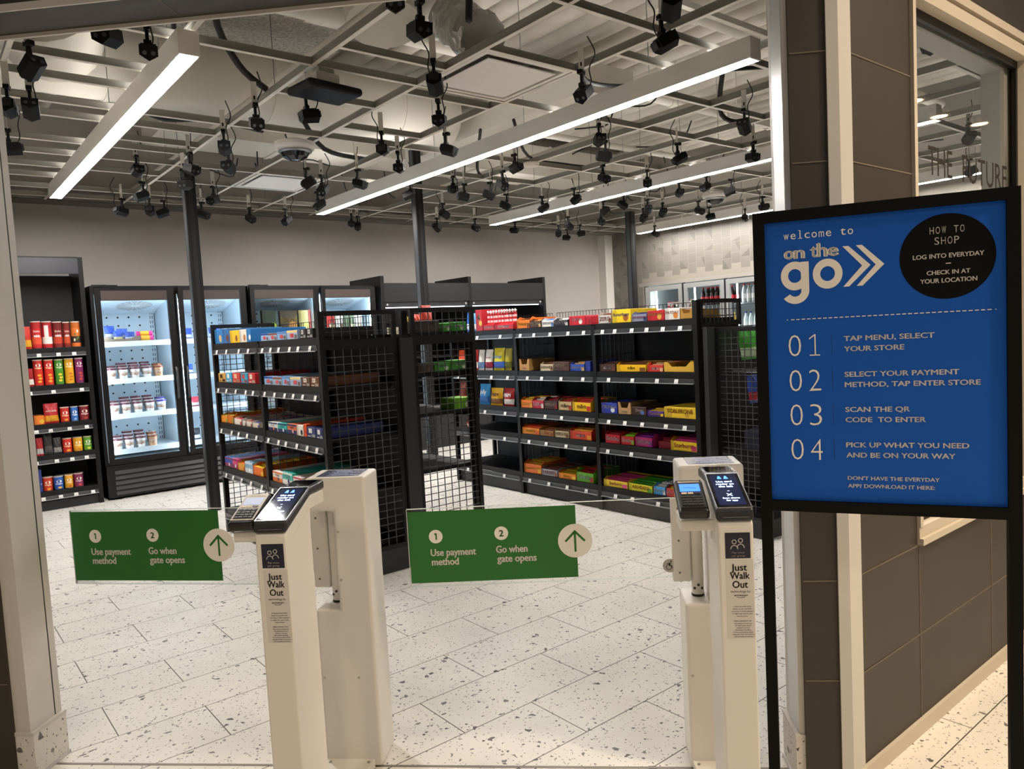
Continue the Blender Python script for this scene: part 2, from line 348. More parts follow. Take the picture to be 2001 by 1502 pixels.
for a, b_, y in ((0, 1, 3.645), (0, 1, 4.48), (1, 2, 3.27), (1, 2, 4.12), (1, 2, 4.99), (5, 6, 4.9), (-1, 0, 6.0), (0, 2, 7.3), (4, 6, 7.3), (2, 3, 2.95), (3, 5, 3.3), (6, 8, 4.6), (6, 8, 6.0), (-2, -1, 4.5), (-2, -1, 4.85), (-2, 0, 5.6), (-2, 0, 6.25), (-2, 0, 7.1), (-2, -1, 7.5), (3, 5, 6.0), (8, 10, 3.3), (8, 10, 4.6), (3, 4, 1.95), (1, 2, 1.95), (5, 8, 1.95)):
    tee_x(GX[a + 2], GX[b_ + 2], y)
b = MB(); b.box(.15 - 4.7, 9.37 - 4.7, 3.58, 3.855, 0, .004, mat('77736b', .6)); b.box(.15 - 4.7, 9.37 - 4.7, 3.58, 3.586, 0, .05, mat('77736b', .6)); b.build('perimeter_channel', grid)
rnd = random.Random(3)
for i in range(34):
    x = GX[rnd.randrange(13)] - 4.7; y = rnd.uniform(-2.8, 3.4)
    if any(a < x + 4.7 < b_ and c < y + 5 < d for a, b_, c, d in ((.1, 4.4, 5.7, 6.5), (1.9, 8.9, 7.2, 8.1), (4.4, 5.2, 4.3, 7.3), (2.0, 3.8, 3.2, 5.2), (.2, 1.4, 4.2, 6), (1.7, 2.3, 3.7, 4.3), (2.2, 2.7, 5.2, 5.7))) : continue
    if any(abs(x + 4.7 - a) < .1 for a in (1.3, 2.05, 5.4, 7.9)) or any(abs(y + 5 - a) < .12 for a in (4.75, 5.25, 5.05, 6.75, 3.55, 2.75, 3.05, 4.3)): continue
    MB().cyl((x, y, .045), (x + rnd.uniform(-.03, .03), y + rnd.uniform(-.03, .03), 1.1), .0022, mat('5e5c57', .5), 4).build('hanger_wire', grid)
for x, y, a in ((2.9357, 3.6125, .322), (2.9357, 6.9725, .308)):
    t = thing('air_diffuser', 'square white air diffuser panel in the grid, ' + ('nearer the doorway beside the flexible duct' if y < 5 else 'nearer the back wall'), 'air vent', (x, y, ZG), 0, 'air diffusers in the grid')
    f = MB()
    for x0, x1, y0, y1 in ((-a, a, -a, -a + .03), (-a, a, a - .03, a), (-a, -a + .03, -a + .03, a - .03), (a - .03, a, -a + .03, a - .03)): f.box(x0, x1, y0, y1, .003, .012, WHITE)
    vs = [(sx * r, sy * r, z) for r, z in ((a - .03, .01), (.2, .09)) for sx, sy in ((-1, -1), (1, -1), (1, 1), (-1, 1))]
    f.add(vs, [(0, 1, 5, 4), (1, 2, 6, 5), (2, 3, 7, 6), (3, 0, 4, 7), (4, 5, 6, 7)], mat('a5a198', .5)); f.build('frame', t)
    MB().box(-.255, .255, -.255, .255, -.004, .004, mat('f6f2ee', .5), None, .003).build('plaque', t)
for x, y, lb in ((2.434, 5.44, 'white fisheye dome camera under the grid, beside the flat black box'), (7.6, 5.38, 'white fisheye dome camera under the grid, near the tiled wall')):
    t = thing('dome_camera', lb, 'security camera', (x, y, 2.842), 0, 'white dome cameras'); t.scale = (1.12, 1.12, 1.05)
    b = MB(); b.lathe([(.085, .012, None), (.125, .03, None), (.135, .05, None), (.135, .075, None), (.12, .082, None), (.06, .082, None), (.06, .10, None)], WHITE, 28); b.build('housing', t)
    b = MB(); b.lathe([(.012, -.05, None), (.04, -.046, None), (.078, -.024, None), (.1, .012, None), (.1, .02, None)], mat('1c1d20', .08, .2), 28); b.lathe([(.098, .004, None), (.112, .014, None), (.098, .02, None)], STEEL, 28); b.build('lens_dome', t)
b = MB(); b.lathe([(.03, -.028, None), (.06, -.022, None), (.075, 0, None), (.075, .012, None)], mat('e6dcd0', .5), 20); o = b.build('smoke_detector', None, (4.61, 5.23, ZG - .012)); tag(o, 'small round cream smoke detector under the grid', 'smoke detector')
t = thing('wireless_access_point', 'flat black box hanging from a white junction box under the grid', 'access point', (1.98, 3.97, 2.80), .12)
MB().box(-.175, .175, -.125, .125, 0, .045, mat('151618', .6, 0, 0, .2), None, .02).build('case', t)
b = MB(); b.box(-.075, .075, -.045, .045, .045, .12, mat('cfcabf', .5, .2), None, .006); b.box(-.05, .05, -.03, .03, .12, .147, TEEW); b.build('junction_box', t)
# ducts, pipes and flutes up in the ceiling space
def solo(mb, name, label, cat, group=None): return tag(mb.build(name), label, cat, group)
b = MB(); b.cyl((.2, 6.1, 3.52), (4.3, 6.1, 3.52), .27, DUCT, 28)
for x in (1.3, 2.5, 3.7): b.cyl((x, 6.1, 3.52), (x + .03, 6.1, 3.52), .276, DUCT, 28)
solo(b, 'round_duct', 'thick cream-painted round duct crossing above the first LED bar', 'duct')
b = MB(); b.cyl((.66, 4.5, 3.36), (.9, 5.5, 3.44), .34, DUCT, 26, .3); solo(b, 'duct_elbow', 'wide cream-painted duct end high by the left jamb', 'duct')
b = MB(); b.box(2.0, 8.8, 7.35, 7.95, 3.42, 3.8, DUCT); 
for x in (3.2, 4.4, 5.6, 6.8, 8.0): b.box(x, x + .04, 7.34, 7.96, 3.41, 3.81, DUCT)
solo(b, 'rectangular_duct', 'long cream-painted rectangular duct near the back wall', 'duct')
b = MB(); b.box(4.5, 5.1, 4.4, 7.2, 3.35, 3.6, DUCT); solo(b, 'rectangular_duct', 'cream-painted rectangular duct crossing between the second and third LED bars', 'duct')
def flex(pts, r, m):
    fb = MB(); n = 22; P = [Vector(p) for p in pts]; C = []
    for i in range(len(P) - 1):
        for k in range(9): C.append(P[i].lerp(P[i + 1], k / 9))
    rr = random.Random(2); fb.tube(C, r, m, n)
    for i, v in enumerate(fb.v):
        c = C[min(i // n, len(C) - 1)]; d = Vector(v) - c; fb.v[i] = tuple(c + d * (1 + rr.uniform(-.13, .09)))
    fb.sm = [False] * len(fb.sm)
    return fb
solo(flex([(3.32, 4.62, 3.72), (3.28, 4.45, 3.62), (3.1, 4.15, 3.5), (2.95, 3.85, 3.3), (2.93, 3.70, 3.22)], .15, mat('b9b7b2', .28, .85)), 'flexible_duct', 'crinkled silver foil flexible duct above the air diffuser', 'duct')
b = MB(); b.cyl((2.35, 3.9, 3.25), (2.45, 4.1, 4.05), .22, DUCT, 24, .3); solo(b, 'duct_drop', 'cream-painted duct drop beside the silver flexible duct', 'duct')
for i, (x0, x1, y, z, r) in enumerate(((1.4, 2.9, 4.75, 3.62, .07), (.3, 3.2, 5.25, 3.95, .035), (2.4, 9.3, 5.05, 3.72, .05), (.3, 9.3, 6.75, 3.75, .04), (4.4, 9.3, 3.55, 3.72, .055), (4.4, 9.3, 2.75, 3.78, .055))):
    b = MB(); b.cyl((x0, y, z), (x1, y, z), r, DUCT, 12)
    for x in [x0 + .4 + k * .9 for k in range(int((x1 - x0) / .9))]: b.cyl((x, y, z), (x + .05, y, z), r * 1.25, DUCT, 12)
    solo(b, 'overhead_pipe', f'cream-painted pipe crossing the store above the grid, {ORD[(0, 2, 1, 5, 4, 3)[i]]} by size', 'pipe', 'pipes above the grid')
for i, (x, z, r) in enumerate(((1.3, 3.87, .045), (2.05, 3.12, .03), (5.4, 3.25, .04), (7.9, 3.25, .05))):
    b = MB(); b.cyl((x, 1.9, z), (x, 8.6, z), r, DUCT, 12); solo(b, 'overhead_pipe', f'cream-painted pipe running front to back above the grid, {ORD[i]} from the chip rack side', 'pipe', 'pipes above the grid')
b = MB()
for i in range(24):
    x = 3.45 + i * .245; b.cyl((x, 1.3, 4.0), (x, 7.2, 4.0), .095, mat('c5bfb3', .8, noise=.1, scale=6.), 12, None, False)
o = b.build('ceiling_deck'); o['kind'] = 'structure'
for i, (y, x0, x1) in enumerate(((3.05, 3.4, 5.2), (4.45, 6.5, 8.5))):
    b = MB(); b.box(x0, x1, y - .02, y + .02, 3.42, 3.46, DUCT)
    for x in (x0 + .2, x1 - .2): b.cyl((x, y, 3.46), (x, y, 3.95), .005, DUCT, 6)
    solo(b, 'strut_channel', 'cream-painted strut bar hung above the grid, ' + ('nearer the doorway' if i == 0 else 'nearer the tiled wall'), 'strut')
# loose black cables
CB = [[(1.60, 4.25, 3.55), (1.55, 4.4, 3.3), (1.72, 4.55, 3.1), (1.9, 4.6, 3.0)], [(1.35, 4.6, 3.6), (1.42, 4.75, 3.25), (1.33, 4.85, 3.02)], [(1.4, 5.6, 3.08), (1.6, 5.72, 3.06), (1.9, 5.62, 3.07), (2.3, 5.7, 3.06)],
      [(3.35, 3.3, 3.06), (3.6, 3.5, 3.02), (3.95, 3.45, 3.03), (4.3, 3.2, 3.1), (4.7, 2.9, 3.12)], [(2.52, 3.3, 3.4), (2.45, 3.2, 3.2), (2.4, 3.15, 3.02)], [(4.4, 5.2, 3.3), (4.9, 5.6, 3.12), (5.3, 5.5, 3.06), (5.9, 5.6, 3.1)],
      [(5.1, 3.5, 3.35), (5.35, 3.7, 3.1), (5.6, 3.6, 3.05), (6.0, 3.5, 3.2)], [(4.1, 5.3, 3.2), (4.5, 5.9, 3.02), (4.9, 6.3, 3.05)], [(2.7, 5.9, 3.3), (2.95, 6.0, 3.06), (3.4, 6.1, 3.04)]]
def smooth(P, k=5):
    P = [Vector(p) for p in P]; o = []
    for i in range(len(P) - 1):
        p0, p1, p2, p3 = P[max(i - 1, 0)], P[i], P[i + 1], P[min(i + 2, len(P) - 1)]
        for j in range(k):
            t = j / k; o.append(.5 * ((2 * p1) + (p2 - p0) * t + (2 * p0 - 5 * p1 + 4 * p2 - p3) * t * t + (3 * p1 - p0 - 3 * p2 + p3) * t ** 3))
    return o + [P[-1]]
for i, p in enumerate(CB): solo(MB().tube(smooth(p), .014 if i % 2 else .02, CABLE, 6), 'cable_bundle', f'black cable bundle looped above the ceiling grid, {ORD[sorted(range(len(CB)), key=lambda k: CB[k][0][1]).index(i)]} from the doorway', 'cable', 'cable bundles above the grid')
rnd = random.Random(21); CORDS = []
PTS = [Vector(q) for c in CB for q in smooth(c, 4)]
while len(CORDS) < 22:
    x, y = rnd.uniform(.9, 8.6), rnd.uniform(3.2, 8.0); L = rnd.uniform(.35, .8); a = rnd.uniform(0, 2 * PI); dx, dy = math.cos(a) * L, math.sin(a) * min(L, .5)
    q = [Vector((x + dx * k / 8, y + dy * k / 8, 3.08)) for k in range(9)]
    if any(abs(v.x - 2.05) < .1 or abs(v.x - 5.4) < .1 or abs(v.x - 7.9) < .1 or (1.9 < v.x < 3.4 and 3.1 < v.y < 4.8) or (v.x < 4.5 and 5.7 < v.y < 6.5) or (v.x < 1.3 and v.y < 6) or min(abs(v.x - l) for l in (1.2, 3.74, 6.16, 9.0)) < .09 for v in q): continue
    if any((v - u).length < .25 for v in q for u in PTS): continue
    PTS += q; CORDS.append((x, y, L, a))
CORDS.sort(key=lambda c: c[0])
for i, (x, y, L, a) in enumerate(CORDS):
    dx, dy = math.cos(a) * L, math.sin(a) * min(L, .5); P = [(x, y, 3.3), (x + dx * .2, y + dy * .2, 3.11), (x + dx * .6, y + dy * .6, 3.07 + .05 * rnd.random()), (x + dx, y + dy, 3.09)]
    solo(MB().tube(smooth(P), .0065, CABLE, 5), 'camera_cord', f'thin black cord lying loosely above the grid, {ORD[i]} from the chip rack side', 'cable', 'cords above the grid')
# ------------------------------------------------------------------ black tracking cameras under the grid
CAMS = [(0.77, 3.45, 2.71),(1.01, 3.78, 2.8),(0.57, 3.99, 2.71),(0.64, 4.65, 2.71),(0.54, 4.67, 2.71),(0.65, 5.57, 2.71),(1.53, 6.29, 2.8),(1.74, 5.67, 2.71),(1.68, 7.61, 2.71),(1.9, 7.5, 2.71),(2.03, 7.57, 2.71),(1.67, 6.81, 2.71),(1.86, 6.24, 2.71),(2.39, 7.53, 2.71),(1.73, 4.37, 2.71),(1.93, 4.08, 2.71),(1.75, 4.99, 2.71),(1.95, 5.51, 2.71),(2.68, 4.57, 2.71),(2.68, 5.77, 2.71),(2.91, 5.99, 2.71),(3.18, 6.64, 2.71),(3.07, 5.64, 2.71),(2.24, 6.77, 2.71),(2.89, 7.65, 2.71),(3.27, 7.62, 2.71),(1.71, 2.74, 2.8),(1.82, 2.74, 2.71),(2.25, 3.27, 2.71),(2.64, 3.81, 2.71),(3.09, 4.37, 2.71),(3.07, 5.01, 2.71),(4.17, 4.92, 2.8),(4.2, 5.91, 2.8),(4.21, 5.77, 2.71),(4.4, 5.61, 2.71),(4.22, 5.19, 2.71),(3.96, 6.31, 2.8),(2.56, 1.99, 2.71),(2.85, 2.26, 2.71),(3.05, 2.99, 2.71),(4.14, 3.92, 2.8),(4.26, 4.0, 2.71),(4.52, 2.95, 2.71),(4.88, 3.77, 2.71),(4.88, 4.59, 2.71),(5.42, 4.56, 2.71),(5.42, 3.47, 2.71),(5.39, 5.46, 2.71),(6.57, 5.09, 2.8),(6.57, 4.76, 2.8),(6.58, 4.48, 2.71),(4.29, 8.15, 2.8),(4.44, 8.28, 2.8),(5.1, 7.55, 2.71),(4.63, 6.7, 2.71),(5.59, 7.43, 2.71),(6.63, 7.94, 2.8),(4.92, 6.01, 2.71),(6.65, 6.26, 2.8),(6.55, 5.89, 2.8),(6.82, 6.49, 2.71),(7.04, 7.5, 2.71),(7.43, 7.76, 2.71),(6.66, 6.9, 2.71),(7.33, 7.36, 2.71),(7.11, 6.06, 2.71),(6.66, 5.61, 2.71),(7.02, 5.69, 2.71),(7.35, 5.42, 2.71),(7.88, 5.65, 2.71),(8.48, 5.56, 2.71),(7.89, 4.92, 2.71),(5.4, 5.96, 2.71),(4.3, 1.67, 2.8),(5.71, 1.83, 2.71),(6.91, 2.42, 2.8),(8.03, 2.8, 2.71),(8.51, 7.05, 2.71)]
def cam_proto(tilt, flip):
    t = bpy.data.objects.new('ceiling_camera', None); COL.objects.link(t); t.empty_display_size = .05; t.scale = (.86, .86, .86)
    T = Matrix.Rotation(tilt, 4, 'X')
    b = MB(); bd = mat('0a0b0c', .6, 0, 0, .2)
    b.prism([(-.045, .035), (.045, .035), (.045, -.018), (0, -.045), (-.045, -.018)], -.062, .055, 'y', bd, T); b.box(-.038, .038, -.04, .04, .035, .042, mat('0c0d0e', .5), T); b.box(-.03, .03, .055, .07, -.012, .028, mat('0c0d0e', .5), T)
    body = b.build('camera_body', t)
    for s in (-1, 1):
        l = MB(); l.cyl((s * .021, -.066, -.004), (s * .021, -.061, -.004), .011, mat('4d5058', .12, .3), 12, M=T); l.build('lens', body)
    a = MB(); a.box(-.009, .009, .02 * flip - .009, .02 * flip + .009, .035, .135, BLACK); a.box(-.016, .016, .02 * flip - .035, .02 * flip + .02, .118, .142, BLACK); a.cyl((-.02, .02 * flip, .055), (.02, .02 * flip, .055), .016, BLACK, 10); a.build('arm', t)
    a = MB(); a.box(-.019, .019, .02 * flip - .002, .02 * flip + .002, .135, .29, mat('d6d2c8', .5)); a.rect(-.006, .006, .17, .195, .02 * flip - .0025, BLACK); a.build('bracket', t)
    MB().tube(smooth([(.015, .03, .03), (.03, .05, .09), (.022, .045, .17), (.06, .06, .26), (.03, .02, .36)]), .0042, CABLE, 5).build('cable', t)
    return t
protos = [cam_proto(*a) for a in ((.35, 1), (-.15, 1), (.6, -1), (.15, -1), (-.5, 1))]
LX = (1.2, 3.74, 6.16, 9.0); used = set(); zones = {}
for c in CAMS: zones.setdefault(sum(c[0] > x for x in LX), []).append(c)
ZN = ('between the left jamb and first LED bar', 'between the first and second LED bars', 'between the second and third LED bars', 'between the third and fourth LED bars')
rnd = random.Random(9)
for zi, cs in zones.items():
    cs.sort(key=lambda c: c[1])
    for k, (x, y, z) in enumerate(cs):
        for lx in LX:
            if abs(x - lx) < .13: x = lx + (.13 if x > lx else -.13)
        i = rnd.randrange(5); rz = rnd.uniform(-PI, PI) if rnd.random() < .5 else rnd.gauss(-.7, .8)
        lb = f'black ceiling camera {ZN[zi]}, ' + (ORD[k] if k < len(ORD) else 'next to last') + ' from the doorway'
        if len(cs) > len(ORD) and k >= len(ORD): lb = f'black ceiling camera {ZN[zi]}, {ORD[len(cs) - 1 - k]} from the back wall'
        if i not in used:
            o = protos[i]; used.add(i); o.location = (x, y, z); o.rotation_euler = (0, 0, rz); tag(o, lb, 'camera', 'black cameras under the grid')
        else:
            o = dup(protos[i], (x, y, z), rz, lb, 'black cameras under the grid'); o['category'] = 'camera'
# ------------------------------------------------------------------ shop furniture
MESHM = mat('47474a', .4, .2)
def wire_panel(b, x0, x1, z0, z1, y, dx=.055, dz=.043, r=.0022, fr=.028, M=None, m=None):
    # welded wire in the x-z plane at depth y, inside a flat bar frame
    m = m or MESHM
    if fr:
        for a in ((x0, x0 + fr, z0, z1), (x1 - fr, x1, z0, z1), (x0 + fr, x1 - fr, z1 - fr, z1), (x0 + fr, x1 - fr, z0, z0 + fr)): b.box(a[0], a[1], y - .011, y + .011, a[2], a[3], BLACKM, M)
    n = max(1, round((x1 - x0 - 2 * fr) / dx)); k = max(1, round((z1 - z0 - 2 * fr) / dz))
    for i in range(1, n): x = x0 + fr + (x1 - x0 - 2 * fr) * i / n; b.box(x - r, x + r, y - r, y + r, z0 + fr, z1 - fr, m, M)
    for i in range(1, k): z = z0 + fr + (z1 - z0 - 2 * fr) * i / k; b.box(x0 + fr, x1 - fr, y - r - .002, y + r - .002, z - r, z + r, m, M)
    return b
RX90 = Matrix.Rotation(PI / 2, 4, 'Z')
def gside(t, bays, zs, D, tags, top, kick=.13, seed=1, fence=True):
    # one shelving face in local coordinates: x along the face, y into the unit, facing -y
    rr = random.Random(seed); L = bays[-1]
    b = MB(); b.box(0, L, .03, D, 0, .02, SHELF); b.box(0, L, .02, .035, .0, kick, GREYP); b.build('kick_plate', t)
    MB().box(.02, L - .02, D - .012, D, .02, zs[0] - .02, mat('161617', .6)).build('back_panel', t)
    for x in bays:
        b = MB(); b.box(x - .018, x + .018, -.004, .03, 0, (top if x in (bays[0], bays[-1]) else zs[0] - .012), BLACKM)
        b.box(x - .012, x + .012, D - .05, D - .012, 0, zs[0] - .02, BLACKM); b.build('upright', t)
    for k, z in enumerate(zs):
        for i in range(len(bays) - 1):
            x0, x1 = bays[i] + .02, bays[i + 1] - .02
            s = MB(); s.box(x0, x1, .004, D - .014, z - .022, z, SHELF); s.box(x0, x1, .0, .008, z - .04, z + .001, mat('111112', .45, 0, 0, .35)); sh = s.build('shelf', t)
            r = MB(); r.prism([(-.008, z - .042), (.002, z - .042), (.002, z - .078), (-.016, z - .078), (-.016, z - .074), (-.004, z - .072)], x0, x1, 'x', RAIL); r.box(x0, x1, -.017, -.014, z - .08, z - .074, mat('a9abad', .25, .3)); r.build('price_rail', sh)
            if k < len(tags) and tags[k]:
                n = tags[k][i % len(tags[k])]
                for q in range(n):
                    xx = x0 + (x1 - x0) * (q + .5 + rr.uniform(-.16, .16)) / n
                    g = MB(); g.add([(xx - .017, -.0185, z - .076), (xx + .017, -.0185, z - .076), (xx + .017, -.0095, z - .046), (xx - .017, -.0095, z - .046)], [(0, 1, 2, 3)], TAG)
                    g.add([(xx - .011, -.0175, z - .07), (xx + .008, -.0175, z - .07), (xx + .008, -.0167, z - .0665), (xx - .011, -.0167, z - .0665)], [(0, 1, 2, 3)], mat('77777a', .6)); g.build('price_tag', sh)
    if fence:
        f = MB(); z = zs[0]
        for i in range(len(bays) - 1):
            x0, x1 = bays[i] + .03, bays[i + 1] - .03; n = int((x1 - x0) / .036)
            for q in range(n + 1): xx = x0 + (x1 - x0) * q / n; f.box(xx - .0016, xx + .0016, D - .016, D - .0128, z, z + .125, BLACKM)
            for zz in (z + .125, z + .012): f.box(x0, x1, D - .018, D - .014, zz - .002, zz + .002, BLACKM)
        f.build('wire_fence', t)
# candy gondola (faces the doorway side, runs front to back)
CYF = 6.02; CB_ = [0, .98, 1.935, 2.89]
CG = thing('shelf_gondola', 'black candy gondola with five lit shelf levels behind the green gate', 'store shelving', (4.15, CYF, 0), -PI / 2, 'black gondolas')
gside(CG, CB_, [1.446, 1.081, .76, .53, .19], .50, [[3, 5, 6], [4, 4, 4], [3, 4, 5], [2, 4, 4], [2, 4, 4]], 1.57, .13, 4)
# the small mesh end of the top shelf and the full end mesh, in the unit's own frame (x runs along the face)
ME = Matrix.Translation((2.905, 0, 0)) @ RX90
b = MB(); wire_panel(b, .03, .50, 1.39, 1.575, 0, .047, .04, M=ME); b.build('wire_mesh', CG)
b = MB(); wire_panel(b, .03, .50, .13, 1.36, 0, .047, .04, M=ME); b.build('wire_mesh', CG)
MB().box(.03, .5, 0, .012, 0, .13, GREYP, ME).build('end_kick_plate', CG)
for x in CB_[1:-1]:
    b = MB(); wire_panel(b, .04, .47, .22, 1.40, 0, .05, .1, fr=0, M=Matrix.Translation((x, 0, 0)) @ RX90); b.build('divider', CG)
# snack gondola, two-sided, with mesh end panels toward the doorway
SYF = 5.86; SB = [0, .93, 1.86]
SG = thing('shelf_gondola', 'black snack gondola with wire mesh end panels behind the gate posts', 'store shelving', (1.85, SYF, 0), -PI / 2, 'black gondolas')
gside(SG, SB, [1.447, 1.16, .853, .515, .19], .515, [[4, 6], [5, 6], [5, 6], [5, 6], []], 1.595, .13, 7)
ME = Matrix.Translation((1.875, 0, 0)) @ RX90
b = MB(); wire_panel(b, 0, .495, 1.40, 1.595, 0, M=ME); wire_panel(b, 0, .495, .14, 1.40, 0, M=ME); b.build('wire_mesh', SG)
b = MB(); wire_panel(b, .60, 1.085, 1.40, 1.6, 0, M=ME); wire_panel(b, .60, 1.085, .14, 1.40, 0, M=ME); b.build('wire_mesh', SG)
b = MB(); b.box(.505, .595, -.03, .03, 0, 1.42, GREYP, ME); b.box(.53, .57, -.02, .02, 1.42, 1.585, BLACKM, ME)
for i in range(6): b.box(.535 + i * .008, .537 + i * .008, -.024, -.02, 1.45, 1.58, BLACKM, ME)
b.build('end_post', SG)
MB().box(0, .50, -.012, .012, 0, .14, GREYP, ME).build('end_kick_plate', SG)
ME2 = Matrix.Translation((-.015, 0, 0)) @ RX90
b = MB(); wire_panel(b, 0, .495, .14, 1.595, 0, .05, .04, M=ME2); b.build('wire_mesh', SG)
for z in (1.445, 1.19, .935, .575):
    for i in (0, 1):
        s = MB(); s.box(SB[i] + .02, SB[i + 1] - .02, .545, 1.055, z - .022, z, SHELF); s.box(SB[i] + .02, SB[i + 1] - .02, 1.05, 1.058, z - .05, z, SHELF); s.build('shelf', SG)
for x in SB:
    MB().box(x - .016, x + .016, 1.03, 1.06, 0, 1.43, BLACKM).build('upright', SG)
MB().box(.02, 1.84, .53, .545, .02, 1.43, mat('161617', .6)).build('back_panel', SG)
b = MB(); wire_panel(b, .04, .47, .22, 1.40, 0, .05, .1, fr=0, M=Matrix.Translation((SB[1], 0, 0)) @ RX90); b.build('divider', SG)
# end unit with hanging bags, next to the candy gondola
EC = thing('end_display', 'black wire-sided end display with hanging bags behind the welcome sign', 'store shelving', (4.205, 3.068, 0), 0)
b = MB(); b.box(0, 1.0, .0, .02, .1, 1.38, mat('19191a', .6)); b.build('back_panel', EC)
b = MB(); b.box(-.02, .07, -.005, .03, 0, 1.385, mat('3d3e41', .45)); b.build('upright', EC)
b = MB(); wire_panel(b, -.40, -.005, .12, 1.375, .0, .05, .042, M=Matrix.Translation((.075, 0, 0)) @ RX90); b.build('wire_mesh', EC)
b = MB(); wire_panel(b, -.40, -.005, .12, 1.375, .0, .05, .042, M=Matrix.Translation((.98, 0, 0)) @ RX90); b.build('wire_mesh', EC)
MB().box(.09, .965, -.39, -.005, .54, .56, SHELF).build('shelf', EC)
MB().box(.0, 1.0, -.40, -.0, 0, .12, GREYP).build('kick_plate', EC)
for x in (.15, .265, .38, .53, .66, .8):
    for z in (1.365, 1.07): MB().cyl((x, -.3, z), (x, 0, z + .005), .004, STEEL, 6).build('peg_hook', EC)
# tall chip rack against the back wall
CR = thing('chip_rack', 'tall black shelf rack of chip cans beside the glass-door freezer', 'store shelving', (.42, 8.04, 0), 0)
gside(CR, [0, .965], [1.498, 1.157, .802, .515, .18], .46, [[6], [5], [7], [7], [7]], 2.18, .085, 3, False)
b = MB(); b.box(.945, .985, 0, .50, 0, 2.335, BLACKM); b.build('side_panel', CR)
MB().box(-.02, .02, 0, .5, 0, 2.335, BLACKM).build('side_panel', CR)
b = MB(); b.box(.02, .945, 0, .02, 2.182, 2.325, mat('34353a', .35)); b.box(.02, .945, .0, .5, 2.325, 2.337, BLACKM); b.build('header', CR)
MB().box(.02, .945, .45, .47, 1.45, 2.2, mat('26272a', .5)).build('back_panel', CR)
